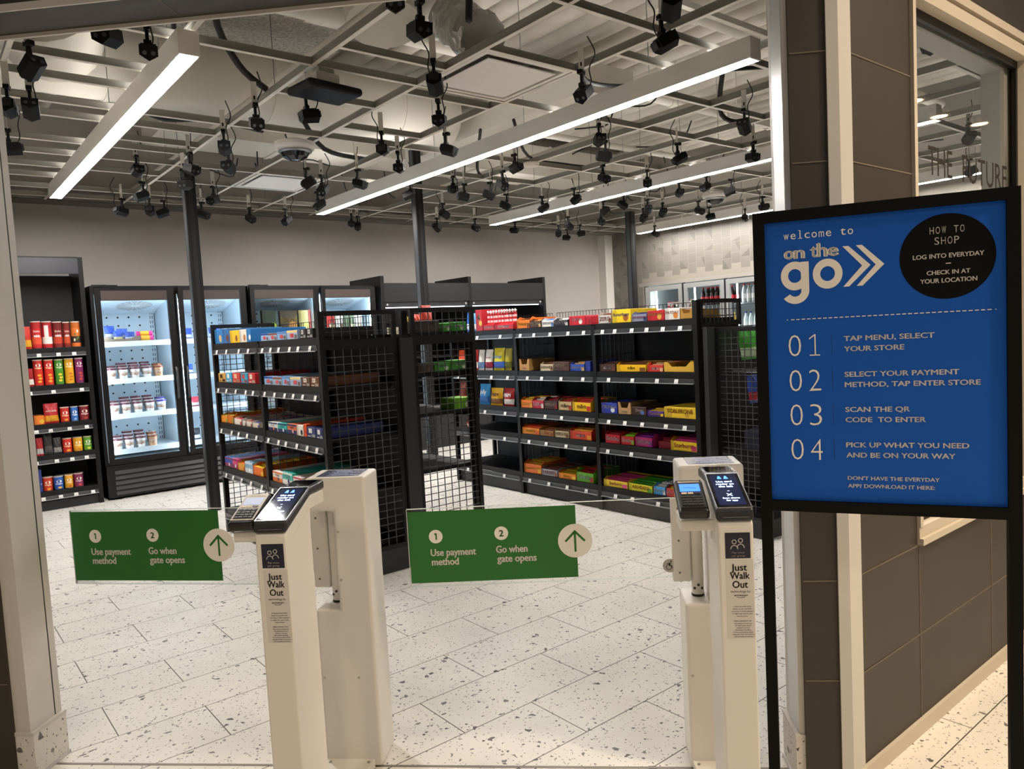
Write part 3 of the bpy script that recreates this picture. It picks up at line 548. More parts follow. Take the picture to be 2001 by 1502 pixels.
# glass-door freezers
FR_IN = mat('dbe8f0', .4); FR_EM = mat('dcefff', .5, 0, 32.); HOLE = mat('202830', .6)
def freezer(x0, doors, label):
    t = thing('glass_door_freezer', label, 'freezer', (x0, 8.05, 0), 0, 'black freezers on the back wall'); Wd = doors[-1][1] + .03; D = .76
    b = MB(); bk = mat('0e0e0f', .4, 0, 0, .4)
    b.box(0, .03, .03, D, .03, 2.07, bk); b.box(Wd - .03, Wd, .03, D, .03, 2.07, bk); b.box(.03, Wd - .03, D - .03, D, .03, 2.07, bk); b.box(.03, Wd - .03, .03, D - .03, 2.0, 2.07, bk); b.box(.03, Wd - .03, .03, D - .03, .03, .36, bk)
    md = (doors[0][1] + doors[1][0]) / 2; b.box(md - .012, md + .012, .035, D - .03, .36, 2.0, bk); b.build('cabinet', t)
    b = MB(); b.box(.0, Wd, .0, .03, .02, .33, bk)
    for k in range(5): z = .045 + k * .05; b.prism([(.0, z), (-.018, z), (.0, z + .034)], .07, Wd - .05, 'x', mat('1c1c1d', .4))
    b.build('grille', t)
    b = MB(); b.box(.12, .26, .1, .3, 2.07, 2.085, bk); b.box(.02, .14, .02, .06, 2.06, 2.08, bk); b.build('top_hinge', t)
    for dx0, dx1 in doors:
        li = MB(); li.box(dx0 + .02, dx1 - .02, D - .06, D - .05, .36, 1.99, FR_IN); li.box(dx0 + .005, dx0 + .012, .05, D - .05, .36, 1.99, FR_IN); li.box(dx1 - .012, dx1 - .005, .05, D - .05, .36, 1.99, FR_IN); li.box(dx0 + .012, dx1 - .012, .05, D - .06, 1.975, 1.985, FR_IN); li.box(dx0 + .012, dx1 - .012, .05, D - .06, .365, .38, FR_IN)
        for zi in range(15):
            z = .56 + zi * .088
            if any(abs(z - s) < .05 for s in (.467, .817, 1.164, 1.529)): continue
            for xi in range(5): li.cyl((dx0 + .12 + xi * .105, D - .0615, z), (dx0 + .12 + xi * .105, D - .0605, z), .010, HOLE, 10)
        for zi in range(30): z = .42 + zi * .05; li.box(dx1 - .062, dx1 - .056, D - .062, D - .0602, z, z + .03, HOLE); li.box(dx1 - .04, dx1 - .034, D - .062, D - .0602, z, z + .03, HOLE)
        li.build('liner', t)
        TF = Matrix.Translation((dx0 + .43, .38, 1.895)) @ Matrix.Rotation(-.232, 4, 'X')
        fan = MB(); fw = (dx1 - dx0) / 2 - .02; fan.box(dx0 + .015 - dx0 - .43, dx1 - dx0 - .445, -.29, .29, .0, .006, FR_IN, TF)
        fl = MB(); fl.disc((0, 0, -.0010), .165, mat('5a6a74', .6), 28, 0., 'xy')
        for k in range(11): fl.disc((0, 0, -.0020), .028 + .0126 * k + .0062, mat('f2f5f6', .4), 28, .028 + .0126 * k, 'xy')
        for k in range(8): fl.box(-.165, .165, -.003, .003, -.004, -.0025, mat('f2f5f6', .4), Matrix.Rotation(k * PI / 8, 4, 'Z'))
        fan.add(fl.v, fl.f, FR_IN, TF); n0 = len(fan.m) - len(fl.m)
        for q, mi in enumerate(fl.m): fan.m[n0 + q] = fan.mi(fl.mats[mi])
        fan.build('fan_grille', t)
        for s in (1.529, 1.164, .817, .467):
            b = MB(); b.box(dx0 + .015, dx1 - .015, .115, D - .07, s - .012, s, mat('c9d4da', .4)); b.box(dx0 + .015, dx1 - .015, .108, .115, s - .048, s + .004, mat('e6ecee', .35)); b.build('shelf', t)
        for xx in (dx0 + .014, dx1 - .022):
            b = MB(); b.box(xx, xx + .008, .062, .075, .42, 1.94, FR_EM); b.build('light_strip', t)
        d = MB(); fr = mat('111112', .35, 0, 0, .4); gl0, gl1, gz0, gz1 = dx0 + .045, dx1 - .06, .40, 1.925
        d.box(dx0, gl0, -.035, .0, .345, 2.05, fr); d.box(gl1, dx1, -.035, .0, .345, 2.05, fr); d.box(gl0, gl1, -.035, .0, .345, gz0, fr); d.box(gl0, gl1, -.035, .0, gz1, 2.05, fr)
        d.box(gl0 + .004, gl1 - .004, -.0365, -.035, gz1 + .003, 2.02, mat('4a3f3b', .4))
        do = d.build('door', t); g = MB(); g.rect(gl0, gl1, gz0, gz1, -.018, GLASS); g.build('glass', do)
        hx = dx1 - .035 if dx0 == doors[0][0] else dx0 + .025
        h = MB(); h.tube(smooth([(hx, -.036, .93), (hx, -.06, .96), (hx, -.066, 1.08), (hx, -.06, 1.22), (hx, -.036, 1.25)], 3), .011, mat('3a3a3c', .25), 8); h.build('handle', do)
    return t
freezer(1.45, ((.03, .735), (.78, 1.46)), 'black two-door glass freezer of ice cream tubs beside the chip rack')
freezer(2.96, ((.0, .785), (.82, 1.51)), 'black two-door glass freezer of boxed meals behind the snack gondola')
for xx, za in ((1.45, 0), (2.96, 0)):
    pass
# dark open coolers right of the freezers
OC = thing('open_cooler', 'black open-front cooler with two bays against the back wall', 'open cooler', (4.53, 7.98, 0), 0)
b = MB(); b.box(0, 2.66, .78, .84, .0, 2.05, mat('141415', .5)); b.build('back_panel', OC)
for x in (0, 1.30, 2.60): MB().box(x, x + .05, 0, .78, 0, 2.175, BLACKM).build('side_panel', OC)
for x in (.05, 1.35):
    MB().box(x, x + 1.25, .0, .05, 1.86, 2.09, mat('18181a', .45)).build('header', OC)
    b = MB(); b.box(x, x + 1.25, .02, .07, 1.80, 1.86, mat('2f3033', .4)); b.box(x + .05, x + .5, .71, .775, 1.62, 1.80, mat('4a4d50', .3, .4)); b.build('curtain_rail', OC)
    for k in (0.04, 1.21): MB().cyl((x + k, .015, 1.83), (x + k, .02, 1.83), .012, mat('d9d9d6', .3), 10).build('bolt', OC)
    MB().box(x, x + 1.25, .0, .7, .0, .5, mat('1c1c1e', .5)).build('base', OC)
    for z in (.85, 1.15, 1.45): MB().box(x, x + 1.25, .3, .77, z, z + .02, SHELF).build('shelf', OC)
    MB().box(x + .02, x + 1.23, .08, .1, 1.79, 1.8, mat('e8f2ff', .5, 0, 2.)).build('light_strip', OC)
# floor-to-grid power poles
for x, y, zt, lb in ((2.03, 6.74, 2.94, 'black power pole beside the freezer, foot on the floor'), (4.41, 6.87, 3.4, 'black power pole standing before the open cooler, through the ceiling grid'), (7.72, 6.82, 2.94, 'black power pole before the tiled wall')):
    b = MB(); b.box(-.045, .045, -.045, .045, 0, zt, mat('141415', .45, 0, 0, .35)); b.box(-.047, -.043, -.03, .03, .02, zt, mat('3c3f43', .4)); b.box(-.015, .015, -.047, -.045, .02, zt, mat('17171a', .4))
    o = b.build('power_pole', None, (x, y, 0)); tag(o, lb, 'power pole', 'black power poles')
# walk-in cooler behind the tiled wall
WC = thing('walk_in_cooler', 'walk-in drinks cooler with aluminium-framed glass doors in the tiled wall', 'cooler', (9.38, CY1, 0), -PI / 2)
CL = CY1 - CY0; CI = mat('b9c4c6', .5)
b = MB(); b.box(0, CL, .14, .95, .10, .12, CI); b.box(0, CL, .93, .95, .12, 2.06, CI); b.box(-.02, 0, .13, .95, .1, 2.06, CI); b.box(CL, CL + .02, .13, .95, .1, 2.06, CI); b.box(-.02, CL + .02, .13, .95, 2.06, 2.08, CI); b.build('cooler_box', WC)
b = MB(); b.box(-.1, CL + .05, -.012, .0, 2.035, 2.09, mat('938e86', .5)); b.build('top_trim', WC)
for i in range(4):
    a = .045 + i * .755; e = a + .72
    if e > CL: break
    d = MB(); fm = mat('b9bbba', .35, .5); dk = mat('202124', .4)
    for q, (x0, x1, z0, z1) in enumerate(((a, a + .07, .14, 2.02), (e - .07, e, .14, 2.02), (a + .07, e - .07, 1.95, 2.02), (a + .07, e - .07, .14, .21))): d.box(x0, x1, -.03, .0, z0, z1, fm)
    d.box(a - .02, a, -.02, .02, .12, 2.035, dk); d.box(e, e + .015, -.02, .02, .12, 2.035, dk)
    do = d.build('door', WC); g = MB(); g.rect(a + .07, e - .07, .21, 1.95, -.015, GLASS); g.build('glass', do)
    MB().box(a + .05, a + .064, .16, .18, .25, 1.95, mat('eef6ff', .5, 0, 14.)).build('light_strip', WC)
    for z in (.5, .85, 1.25, 1.655): MB().box(a, e, .2, .85, z, z + .015, mat('8b9294', .4, .3)).build('shelf', WC)
# ------------------------------------------------------------------ entry kiosks and swing gates
def bevprism(b, poly, x0, x1, m, bev=.008, ax='x', M=None):
    t = MB(); t.prism(poly, x0, x1, ax, m)
    bm = bmesh.new(); vs = [bm.verts.new(v) for v in t.v]
    for f in t.f: bm.faces.new([vs[i] for i in f])
    bmesh.ops.recalc_face_normals(bm, faces=bm.faces[:])
    bmesh.ops.bevel(bm, geom=bm.edges[:], offset=bev, segments=3, affect='EDGES', profile=.5, clamp_overlap=True)
    bm.verts.index_update(); b.add([v.co for v in bm.verts], [[v.index for v in f.verts] for f in bm.faces], m, M); bm.free(); return b
INK = mat('1c1a22', .5); NAVY = mat('15162c', .35); LBL = mat('cfcac4', .5); SCR = mat('0c1530', .06, 0, .9); SCT = mat('d4e4ff', .4, 0, 1.6); SCB = mat('2f7cf0', .4, 0, 1.6)
def kiosk(vc, label, lit):
    t = thing('entry_kiosk', label, 'entry kiosk', W(1.87, vc), -PI / 4, 'entry kiosks at the doorway')
    b = MB(); bevprism(b, [(0, .002), (0, .915), (.006, .924), (.187, .984), (.295, .979), (.295, .94), (.183, .943), (.18, .90), (.18, .002)], -.043, .043, PED, .011)
    b.add([(-.0435, .175, .955), (.0435, .175, .955), (.0435, .04, .895), (-.0435, .04, .895)], [(0, 1, 2, 3)], PED)
    col = b.build('front_column', t)
    l = MB(); l.rect(-.027, .040, .627, .826, -.0004, LBL); l.rect(-.027, .034, .831, .896, -.0006, NAVY); y = -.0012
    for cx, cz, k in ((-.005, .873, 1.), (.0105, .876, 1.)):
        l.disc((cx, y, cz), .0058, LBL, 20, .0042)
        n = 12; ar = [(cx + .0095 * math.cos(PI * i / n), cz - .0185 + .0105 * math.sin(PI * i / n)) for i in range(n + 1)]; ai = [(cx + .0078 * math.cos(PI * i / n), cz - .0185 + .0088 * math.sin(PI * i / n)) for i in range(n + 1)]
        l.add([(p, y, q) for p, q in ar + ai], [(i, i + 1, i + n + 2, i + n + 1) for i in range(n)], LBL)
    l.text('Pay once', -.011, .019, .8435, .8485, y, LBL, .012); l.text('per group', -.012, .020, .8355, .8405, y, LBL, .012)
    for s, x0, x1, z0, z1 in (('Just', -.014, .024, .8, .817), ('Walk', -.0175, .030, .779, .7965), ('Out', -.012, .025, .7565, .774)): l.text(s, x0, x1, z0, z1, y, INK, .02)
    l.text('technology by', -.0175, .031, .7445, .7500, y, INK); l.text('amazon', -.009, .024, .7355, .7400, y, INK, .02)
    n = 10; P0 = [(-.003 + .021 * i / n, .7338 - .0022 * math.sin(PI * i / n)) for i in range(n + 1)]
    l.add([(p, y, q) for p, q in P0] + [(p, y, q - .0011) for p, q in P0], [(i, i + 1, i + n + 2, i + n + 1) for i in range(n)], INK)
    for i, s in enumerate(('A temporary hold will be', 'placed on your card while', 'you shop. It will be adjusted', 'to reflect the total of your', 'final purchase.')): w_ = .0009 * len(s); l.text(s, .0095 - w_, .0095 + w_, .7075 - i * .0062, .7105 - i * .0062, y, INK, .008)
    l.text('Video cameras in use', -.012, .031, .6705, .6735, y, INK, .02)
    for i, s in enumerate(('Visit amazon.com/privacy', 'for information about', "Amazon's personal", 'information handling.', 'For more information about', 'using Just Walk Out services', 'visit justwalkout.com/faq')): w_ = .00092 * len(s); l.text(s, .0105 - w_, .0105 + w_, .664 - i * .0056, .667 - i * .0056, y, INK, .008)
    l.build('front_label', col)
    TL = math.atan2(.052, .181); MS = Matrix.Translation((0, .006, .957)) @ Matrix.Rotation(TL, 4, 'X'); SL = .188
    b = MB(); bevprism(b, [(-.002, .925), (.004, .955), (.187, 1.008), (.297, 1.006), (.297, .98), (.187, .985)], -.046, .046, mat('2b2c2f', .35), .006)
    b.box(-.044, .044, .0, SL, -.0008, .0006, mat('8e9094', .25, .8), MS); b.box(-.03, .034, -.0035, -.0025, .934, .9365, mat('55565a', .3))
    cs = b.build('screen_case', t)
    s = MB(); s.box(-.041, .041, .004, SL - .006, .0006, .0014, mat('07080b', .05), MS); s.box(-.034, .033, .012, SL - .014, .0014, .0018, SCR, MS); yy = .0022
    for q in (-.011, .006): s.add([(q - .006, .150, yy), (q + .006, .150, yy), (q + .002, .166, yy), (q - .002, .166, yy)], [(0, 1, 2, 3)], SCB, MS)
    for i, (tx, hw) in enumerate((('Use card', .02), ('reader on', .0225), ('the left', .018))): s.text(tx, -.002 - hw, -.002 + hw, .131 - i * .0135, .140 - i * .0135, yy, SCT, .02, M=MS, flat=True)
    s.text('or', -.002, .004, .082, .087, yy, SCT, M=MS, flat=True)
    for a in (.8, -.8): s.box(-.009, .009, -.0012, .0012, 0, .0001, SCT, MS @ Matrix.Translation((0, .064, yy)) @ Matrix.Rotation(a, 4, 'Z'))
    for i, (tx, hw) in enumerate((('Scan above', .021), ('for app', .014))): s.text(tx, .001 - hw, .001 + hw, .043 - i * .012, .0505 - i * .012, yy, SCT, .01, M=MS, flat=True)
    s.build('screen', cs)
    MT = Matrix.Translation((0, .187, 1.0085)) @ Matrix.Rotation(-.02, 4, 'X'); s = MB(); s.box(-.043, .043, .002, .107, 0, .0016, mat('b0b2b6', .12, .9), MT); s.box(-.036, .036, .01, .098, .0016, .002, mat('0a0a0d', .04), MT); s.build('scanner_window', cs)
    # card reader on its bracket
    MB().box(-.128, -.04, .05, .16, .888, .918, PED, None, .004).build('reader_bracket', t)
    MR = Matrix.Translation((-.094, .030, .926)) @ Matrix.Rotation(math.radians(22), 4, 'X')
    b = MB(); b.box(-.038, .038, 0, .145, -.006, .022, mat('0c0c0d', .35), MR, .009)
    cf = mat('1b1b1d', .4) if lit else mat('cfccc6', .3)
    b.box(-.033, .033, .016, .139, .021, .0235, cf, MR, .001); rd = b.build('card_reader', t)
    s = MB(); s.box(-.026, .026, .086, .120, .0236, .0242, mat('3f74f5', .2, 0, 1.3) if lit else mat('b9c4dc', .15, 0, .35), MR)
    if lit: s.text('TAP/Chip', -.016, .016, .099, .106, .0246, mat('14306e', .4), M=MR, flat=True); 
    s.box(-.028, .028, .127, .134, .0236, .0240, mat('e2d6c4', .4), MR); s.text('Tap & Insert here', -.02, .026, .129, .1325, .0244, INK, M=MR, flat=True)
    s.build('reader_screen', rd)
    k = MB()
    for i, c_ in enumerate(('efe2cf', 'efe2cf', '3a3350')): k.box(-.024 + i * .0165, -.0105 + i * .0165, .074, .081, .0236, .0250, mat(c_, .4), MR)
    k.box(-.028, .028, .022, .068, .0234, .0238, mat('161618', .4), MR)
    for i in range(4):
        for j in range(4): k.box(-.026 + i * .0135, -.0150 + i * .0135, .024 + j * .011, .0315 + j * .011, .0238, .0258, mat('2d2d30', .35), MR)
    k.build('keypad', rd)
    # rear cabinet, C-shaped, with the hinge post in its notch
    b = MB(); bevprism(b, [(-.077, .004), (.116, .004), (.116, .98), (-.083, .98), (-.083, .868), (.005, .868), (.005, .54), (-.077, .54)], .465, .62, PED, .010, 'y'); cb = b.build('rear_cabinet', t)
    s = MB(); NV = mat('1d2350', .25); s.box(-.05, .092, .485, .602, .9801, .9808, NV); LT2 = mat('8f97bd', .5)
    for i in range(7):
        s.box(-.02 + .012 * (i % 2), .085 - .02 * (i % 3), .498 + i * .0135, .5015 + i * .0135 + (.003 if i in (5, 6) else 0), .9808, .9811, LT2)
    s.build('top_label', cb)
    for x, z in ((.018, .80), (.018, .64), (-.062, .31), (.055, .31)): MB().cyl((x, .4635, z), (x, .466, z), .0045, mat('b4afa6', .3, .4), 10).build('screw', cb)
    b = MB(); b.prism([(-.045, .17), (.045, .17), (.09, .465), (-.07, .465)], .002, .03, 'z', PED)
    for x in (-.055, .075): b.cyl((x, .445, .03), (x, .445, .0325), .005, STEEL, 10)
    b.build('base_plate', t)
    b = MB(); b.cyl((-.025, .55, .541), (-.025, .55, .867), .0195, PED, 20); b.cyl((-.025, .55, .541), (-.025, .55, .548), .0205, BLACKM, 20)
    for a in (-2.2, -1.57, -.95): b.cyl((-.025 + .019 * math.cos(a), .55 + .019 * math.sin(a), .568 + .012 * (a == -1.57)), (-.025 + .0215 * math.cos(a), .55 + .0215 * math.sin(a), .568 + .012 * (a == -1.57)), .0045, mat('3a3a3c', .3, .5), 8)
    b.build('hinge_post', t)
    return t
KL, KR = -.857, .343
kiosk(KL, 'cream card-reader kiosk standing in the middle of the doorway, reader screen pale', False)
kiosk(KR, 'cream card-reader kiosk beside the blue welcome sign, reader screen lit blue', True)
GREEN = mat('1f6a24', .45); GW = mat('ebe6de', .5)
def gate(vc, L, th, label, ada, k=1.):
    t = thing('swing_gate', label, 'gate', W(2.42, vc - .025), -PI / 4 + th, 'clear swing gates')
    z0, z1 = .7355 - .1305 * k, min(.7355 + .1265 * k, .8655)
    g = MB(); EDG = mat('d5dbd4', .25)
    g.box(-L, -.045, -.004, .004, z0, z1, ACRYL)
    for a in ((-L, -.045, z1, z1 + .0012), (-L, -.045, z0 - .001, z0), (-L - .0012, -L, z0, z1)): g.box(a[0], a[1], -.004, .004, a[2], a[3], EDG)
    g.build('glass_panel', t)
    p = MB(); p.box(-.078, -.022, -.013, .013, .590, .862, PED, None, .004); p.box(-.03, -.0206, -.01, .01, .62, .84, PED)
    for z in (.62, .725, .83): p.cyl((-.058, -.0145, z), (-.058, -.012, z), .0035, mat('6c6a68', .3, .5), 8)
    p.build('mounting_plate', t)
    s = MB(); x = -L + .003; y = -.0052; Z = lambda z: .7355 + (z - .7355) * k
    s.rect(x, x + .545 * k, Z(.617), min(Z(.854), .8625), -.0046, GREEN)
    for cu, cz, n_ in ((.088, .770, '1'), (.302, .772, '2')):
        cx, cz = x + cu * k, Z(cz); s.disc((cx, y, cz), .0225 * k, GW, 28)
        s.one(cx + .0015, cz - .0105, cz + .011, y - .0005, GREEN, .0048) if n_ == '1' else s.text(n_, cx - .0065, cx + .0065, cz - .010, cz + .0105, y - .0005, GREEN, .03)
    for tx, a, b_, zz in (('Use payment', .069, .216, .706), ('method', .071, .158, .675), ('Go when', .283, .384, .708), ('gate opens', .285, .412, .677)): s.text(tx, x + a * k, x + b_ * k, Z(zz), Z(zz) + .023 * k, y, GW, .035)
    c = (x + .540 * k, y - .0003, .737); s.disc(c, .0555 * k, GW, 40); c = (c[0], c[1] - .0006, c[2])
    s.rect(c[0] - .0035, c[0] + .0035, c[2] - .036 * k, c[2] + .03 * k, c[1], GREEN)
    for sg in (-1, 1): s.add([(c[0], c[1], c[2] + .036 * k), (c[0], c[1], c[2] + .0255 * k), (c[0] + sg * .029 * k, c[1], c[2] - .004 * k), (c[0] + sg * .034 * k, c[1], c[2] + .001)], [(0, 1, 2, 3)], GREEN)
    s.build('green_panel', t)
    if ada:
        a = MB(); c = (-.088, -.0052, .642); a.disc(c, .0225, mat('b7b3ad', .5), 28); k = -.0058; IK = mat('15141a', .5)
        a.disc((c[0] - .003, k, c[2] - .005), .0092, IK, 20, .0074); a.disc((c[0] + .004, k, c[2] + .0135), .0026, IK, 12)
        a.add([(c[0] - .004, k, c[2] + .007), (c[0] + .003, k, c[2] + .0095), (c[0] + .001, k, c[2] - .001), (c[0] - .003, k, c[2] - .001)], [(0, 1, 2, 3)], IK)
        a.add([(c[0] - .001, k, c[2] + .001), (c[0] + .007, k, c[2] + .0005), (c[0] + .009, k, c[2] - .009), (c[0] + .0065, k, c[2] - .009), (c[0] + .0045, k, c[2] - .002), (c[0] - .001, k, c[2] - .0015)], [(0, 1, 2, 3, 4, 5)], IK)
        a.add([(c[0] - .009, k, c[2] + .004), (c[0] + .002, k, c[2] + .0085), (c[0] + .001, k, c[2] + .0105), (c[0] - .010, k, c[2] + .006)], [(0, 1, 2, 3)], IK); a.build('wheelchair_badge', t)
gate(KL, .997, -.061, 'clear swing gate with green panel, between the left jamb and the first kiosk', False, 1.055)
gate(KR, .932, .066, 'clear swing gate with green panel and small grey wheelchair badge', True)
# ------------------------------------------------------------------ welcome sign on two posts
SIGN = thing('sign_stand', 'tall black-framed blue welcome sign with four numbered shopping steps', 'sign', (1.739, 1.118, 0), math.radians(-61.80))
SBK = mat('070708', .6, 0, 0, .15); SW = .585; Z0 = .916; TX = mat('efeae4', .6); TB = mat('0a55b8', .55, 0, 0, .25); FB = mat('050506', .7, 0, 0, .15)
for x in (0, SW - .028):
    b = MB(); b.box(x, x + .028, -.012, .016, .0, 1.691, SBK); b.build('post', SIGN)
    b = MB(); b.box(x - .006, x + .034, -.22, .22, 0, .012, SBK); b.build('foot', SIGN)
for z in (.916, 1.663):
    b = MB(); b.box(.028, SW - .028, -.012, .016, z, z + .028, SBK); b.build('crossbar', SIGN)
p = MB(); p.box(.026, SW - .026, .0, .008, Z0 + .02, Z0 + .76, TB); y = -.0006
def ts_(s, u0, u1, w0, w1, bold=.0, m=TX): p.text(s, u0, u1, Z0 + w0, Z0 + w1, y, m, bold)
def mono(s, u0, u1, w0, w1, bold=.0, fill=.74):
    n = len(s); c = (u1 - u0) / (n - 1 + fill)
    for i, ch in enumerate(s):
        if ch == ' ': continue
        a = u0 + c * i; ww = c * fill
        if ch in 'l1': p.text(ch, a, a + ww, Z0 + w0, Z0 + w1, y, TX, bold, keep=True); p.rect(a + ww * .08, a + ww * .92, Z0 + w0, Z0 + w0 + (w1 - w0) * .07, y, TX); (p.rect(a + ww * .12, a + ww * .5, Z0 + w1 - (w1 - w0) * .03, Z0 + w1 + (w1 - w0) * .03, y, TX) if ch == 'l' else None)
        else: p.text(ch, a, a + ww, Z0 + w0, Z0 + w1, y, TX, bold)
mono('welcome to', .074, .236, .7015, .7225, .0)
def fitbox(ch, u0, u1, w0, w1, bold):
    vs, fs = tmesh(ch, min(bold, 0.)); a = min(v[0] for v in vs); b_ = max(v[0] for v in vs); c = min(v[1] for v in vs); d = max(v[1] for v in vs)
    for ox, oz in (((-bold, 0), (bold, 0), (0, bold * .5), (0, -bold * .5)) if bold > 0 else ((0, 0),)):
        p.add([(u0 + (vx - a + ox) * (u1 - u0) / (b_ - a), y, Z0 + w0 + (vy - c + oz) * (w1 - w0) / (d - c)) for vx, vy in vs], fs, TX)
for ch, u0, u1, w1 in (('o', .075, .096, .6725), ('n', .099, .1215, .6725), ('t', .139, .150, .679), ('h', .1535, .1745, .6855), ('e', .178, .200, .6725)): fitbox(ch, u0, u1, .6525, w1, .04 if ch in 'nth' else .05)
p.rect(.0965, .1005, Z0 + .6700, Z0 + .6725, y, TX); p.rect(.1505, .1545, Z0 + .6830, Z0 + .6855, y, TX); p.rect(.1355, .1508, Z0 + .6695, Z0 + .6722, y, TX)
for u in (.1005, .1195, .155, .1725): p.rect(u - .004, u + .0045, Z0 + .6515, Z0 + .654, y, TX)
def ring(cx, cz, ro, ri, kx, a0=0., a1=2 * PI, n=36):
    o = [(cx + ro * kx * math.cos(a0 + (a1 - a0) * i / n), Z0 + cz + ro * math.sin(a0 + (a1 - a0) * i / n)) for i in range(n + 1)]
    q = [(cx + ri * kx * math.cos(a0 + (a1 - a0) * i / n), Z0 + cz + ri * math.sin(a0 + (a1 - a0) * i / n)) for i in range(n + 1)]
    p.add([(a, y, b) for a, b in o + q], [(i, i + 1, i + n + 2, i + n + 1) for i in range(n)], TX)
ring(.1755, .6085, .0375, .0185, .92); ring(.0985, .6085, .0365, .0175, .92)
p.rect(.113, .132, Z0 + .568, Z0 + .643, y - .0002, TX); ring(.0985, .571, .0335, .0150, 1., -2.55, 0.)
for d in (0, .0305): p.poly([(.211 + d, Z0 + .673), (.2245 + d, Z0 + .673), (.2735 + d, Z0 + .6225), (.2245 + d, Z0 + .573), (.211 + d, Z0 + .573), (.2545 + d, Z0 + .6225)], y, TX)
p.disc((.4375, y, Z0 + .629), .1005, FB, 64); y = -.0012
mono('HOW TO', .402, .4745, .6835, .7005, .002, .72); mono('SHOP', .412, .463, .6580, .6755, .002, .72)
ts_('LOG INTO EVERYDAY', .366, .5135, .626, .6365, .022); p.rect(.435, .446, Z0 + .6115, Z0 + .6132, y, TX); ts_('CHECK IN AT', .395, .485, .587, .597, .022); ts_('YOUR LOCATION', .381, .499, .5675, .578, .022)
n_ = 36
for i in range(n_ + 1):
    u = .078 + (.536 - .078) * i / n_; a = .0042 if 0 < i < n_ else .0012; p.rect(u - a, u + a, Z0 + .4965, Z0 + .4987, y, TX)
for i, (w0, w1, l1, l2, e1, e2) in enumerate(((.4035, .458, 'TAP MENU, SELECT', 'YOUR STORE', .409, .344), (.313, .368, 'SELECT YOUR PAYMENT', 'METHOD, TAP ENTER STORE', .460, .504), (.2245, .279, 'SCAN THE QR', 'CODE  TO ENTER', .354, .388), (.135, .189, 'PICK UP WHAT YOU NEED', 'AND BE ON YOUR WAY', .479, .450))):
    fitbox('0', .079, .109, w0, w1, -.018)
    if i: fitbox('1234'[i], .126, .1545, w0, w1, -.018)
    else: p.one(.1425, Z0 + w0, Z0 + w1, y, TX, .003); p.rect(.129, .154, Z0 + w0, Z0 + w0 + .0028, y, TX)
    p.rect(.1812, .1820, Z0 + w0 + .002, Z0 + w1, y, mat('0a2a5c', .5))
    zb = w1 - .0205; ts_(l1, .210, e1, zb, zb + .0125, .024); ts_(l2, .210, e2, zb - .026, zb - .0135, .024)
ts_("DON'T HAVE THE EVERYDAY", .212, .416, .085, .0945, .022); ts_('APP? DOWNLOAD IT HERE:', .212, .406, .065, .0745, .022)
p.build('poster', SIGN)
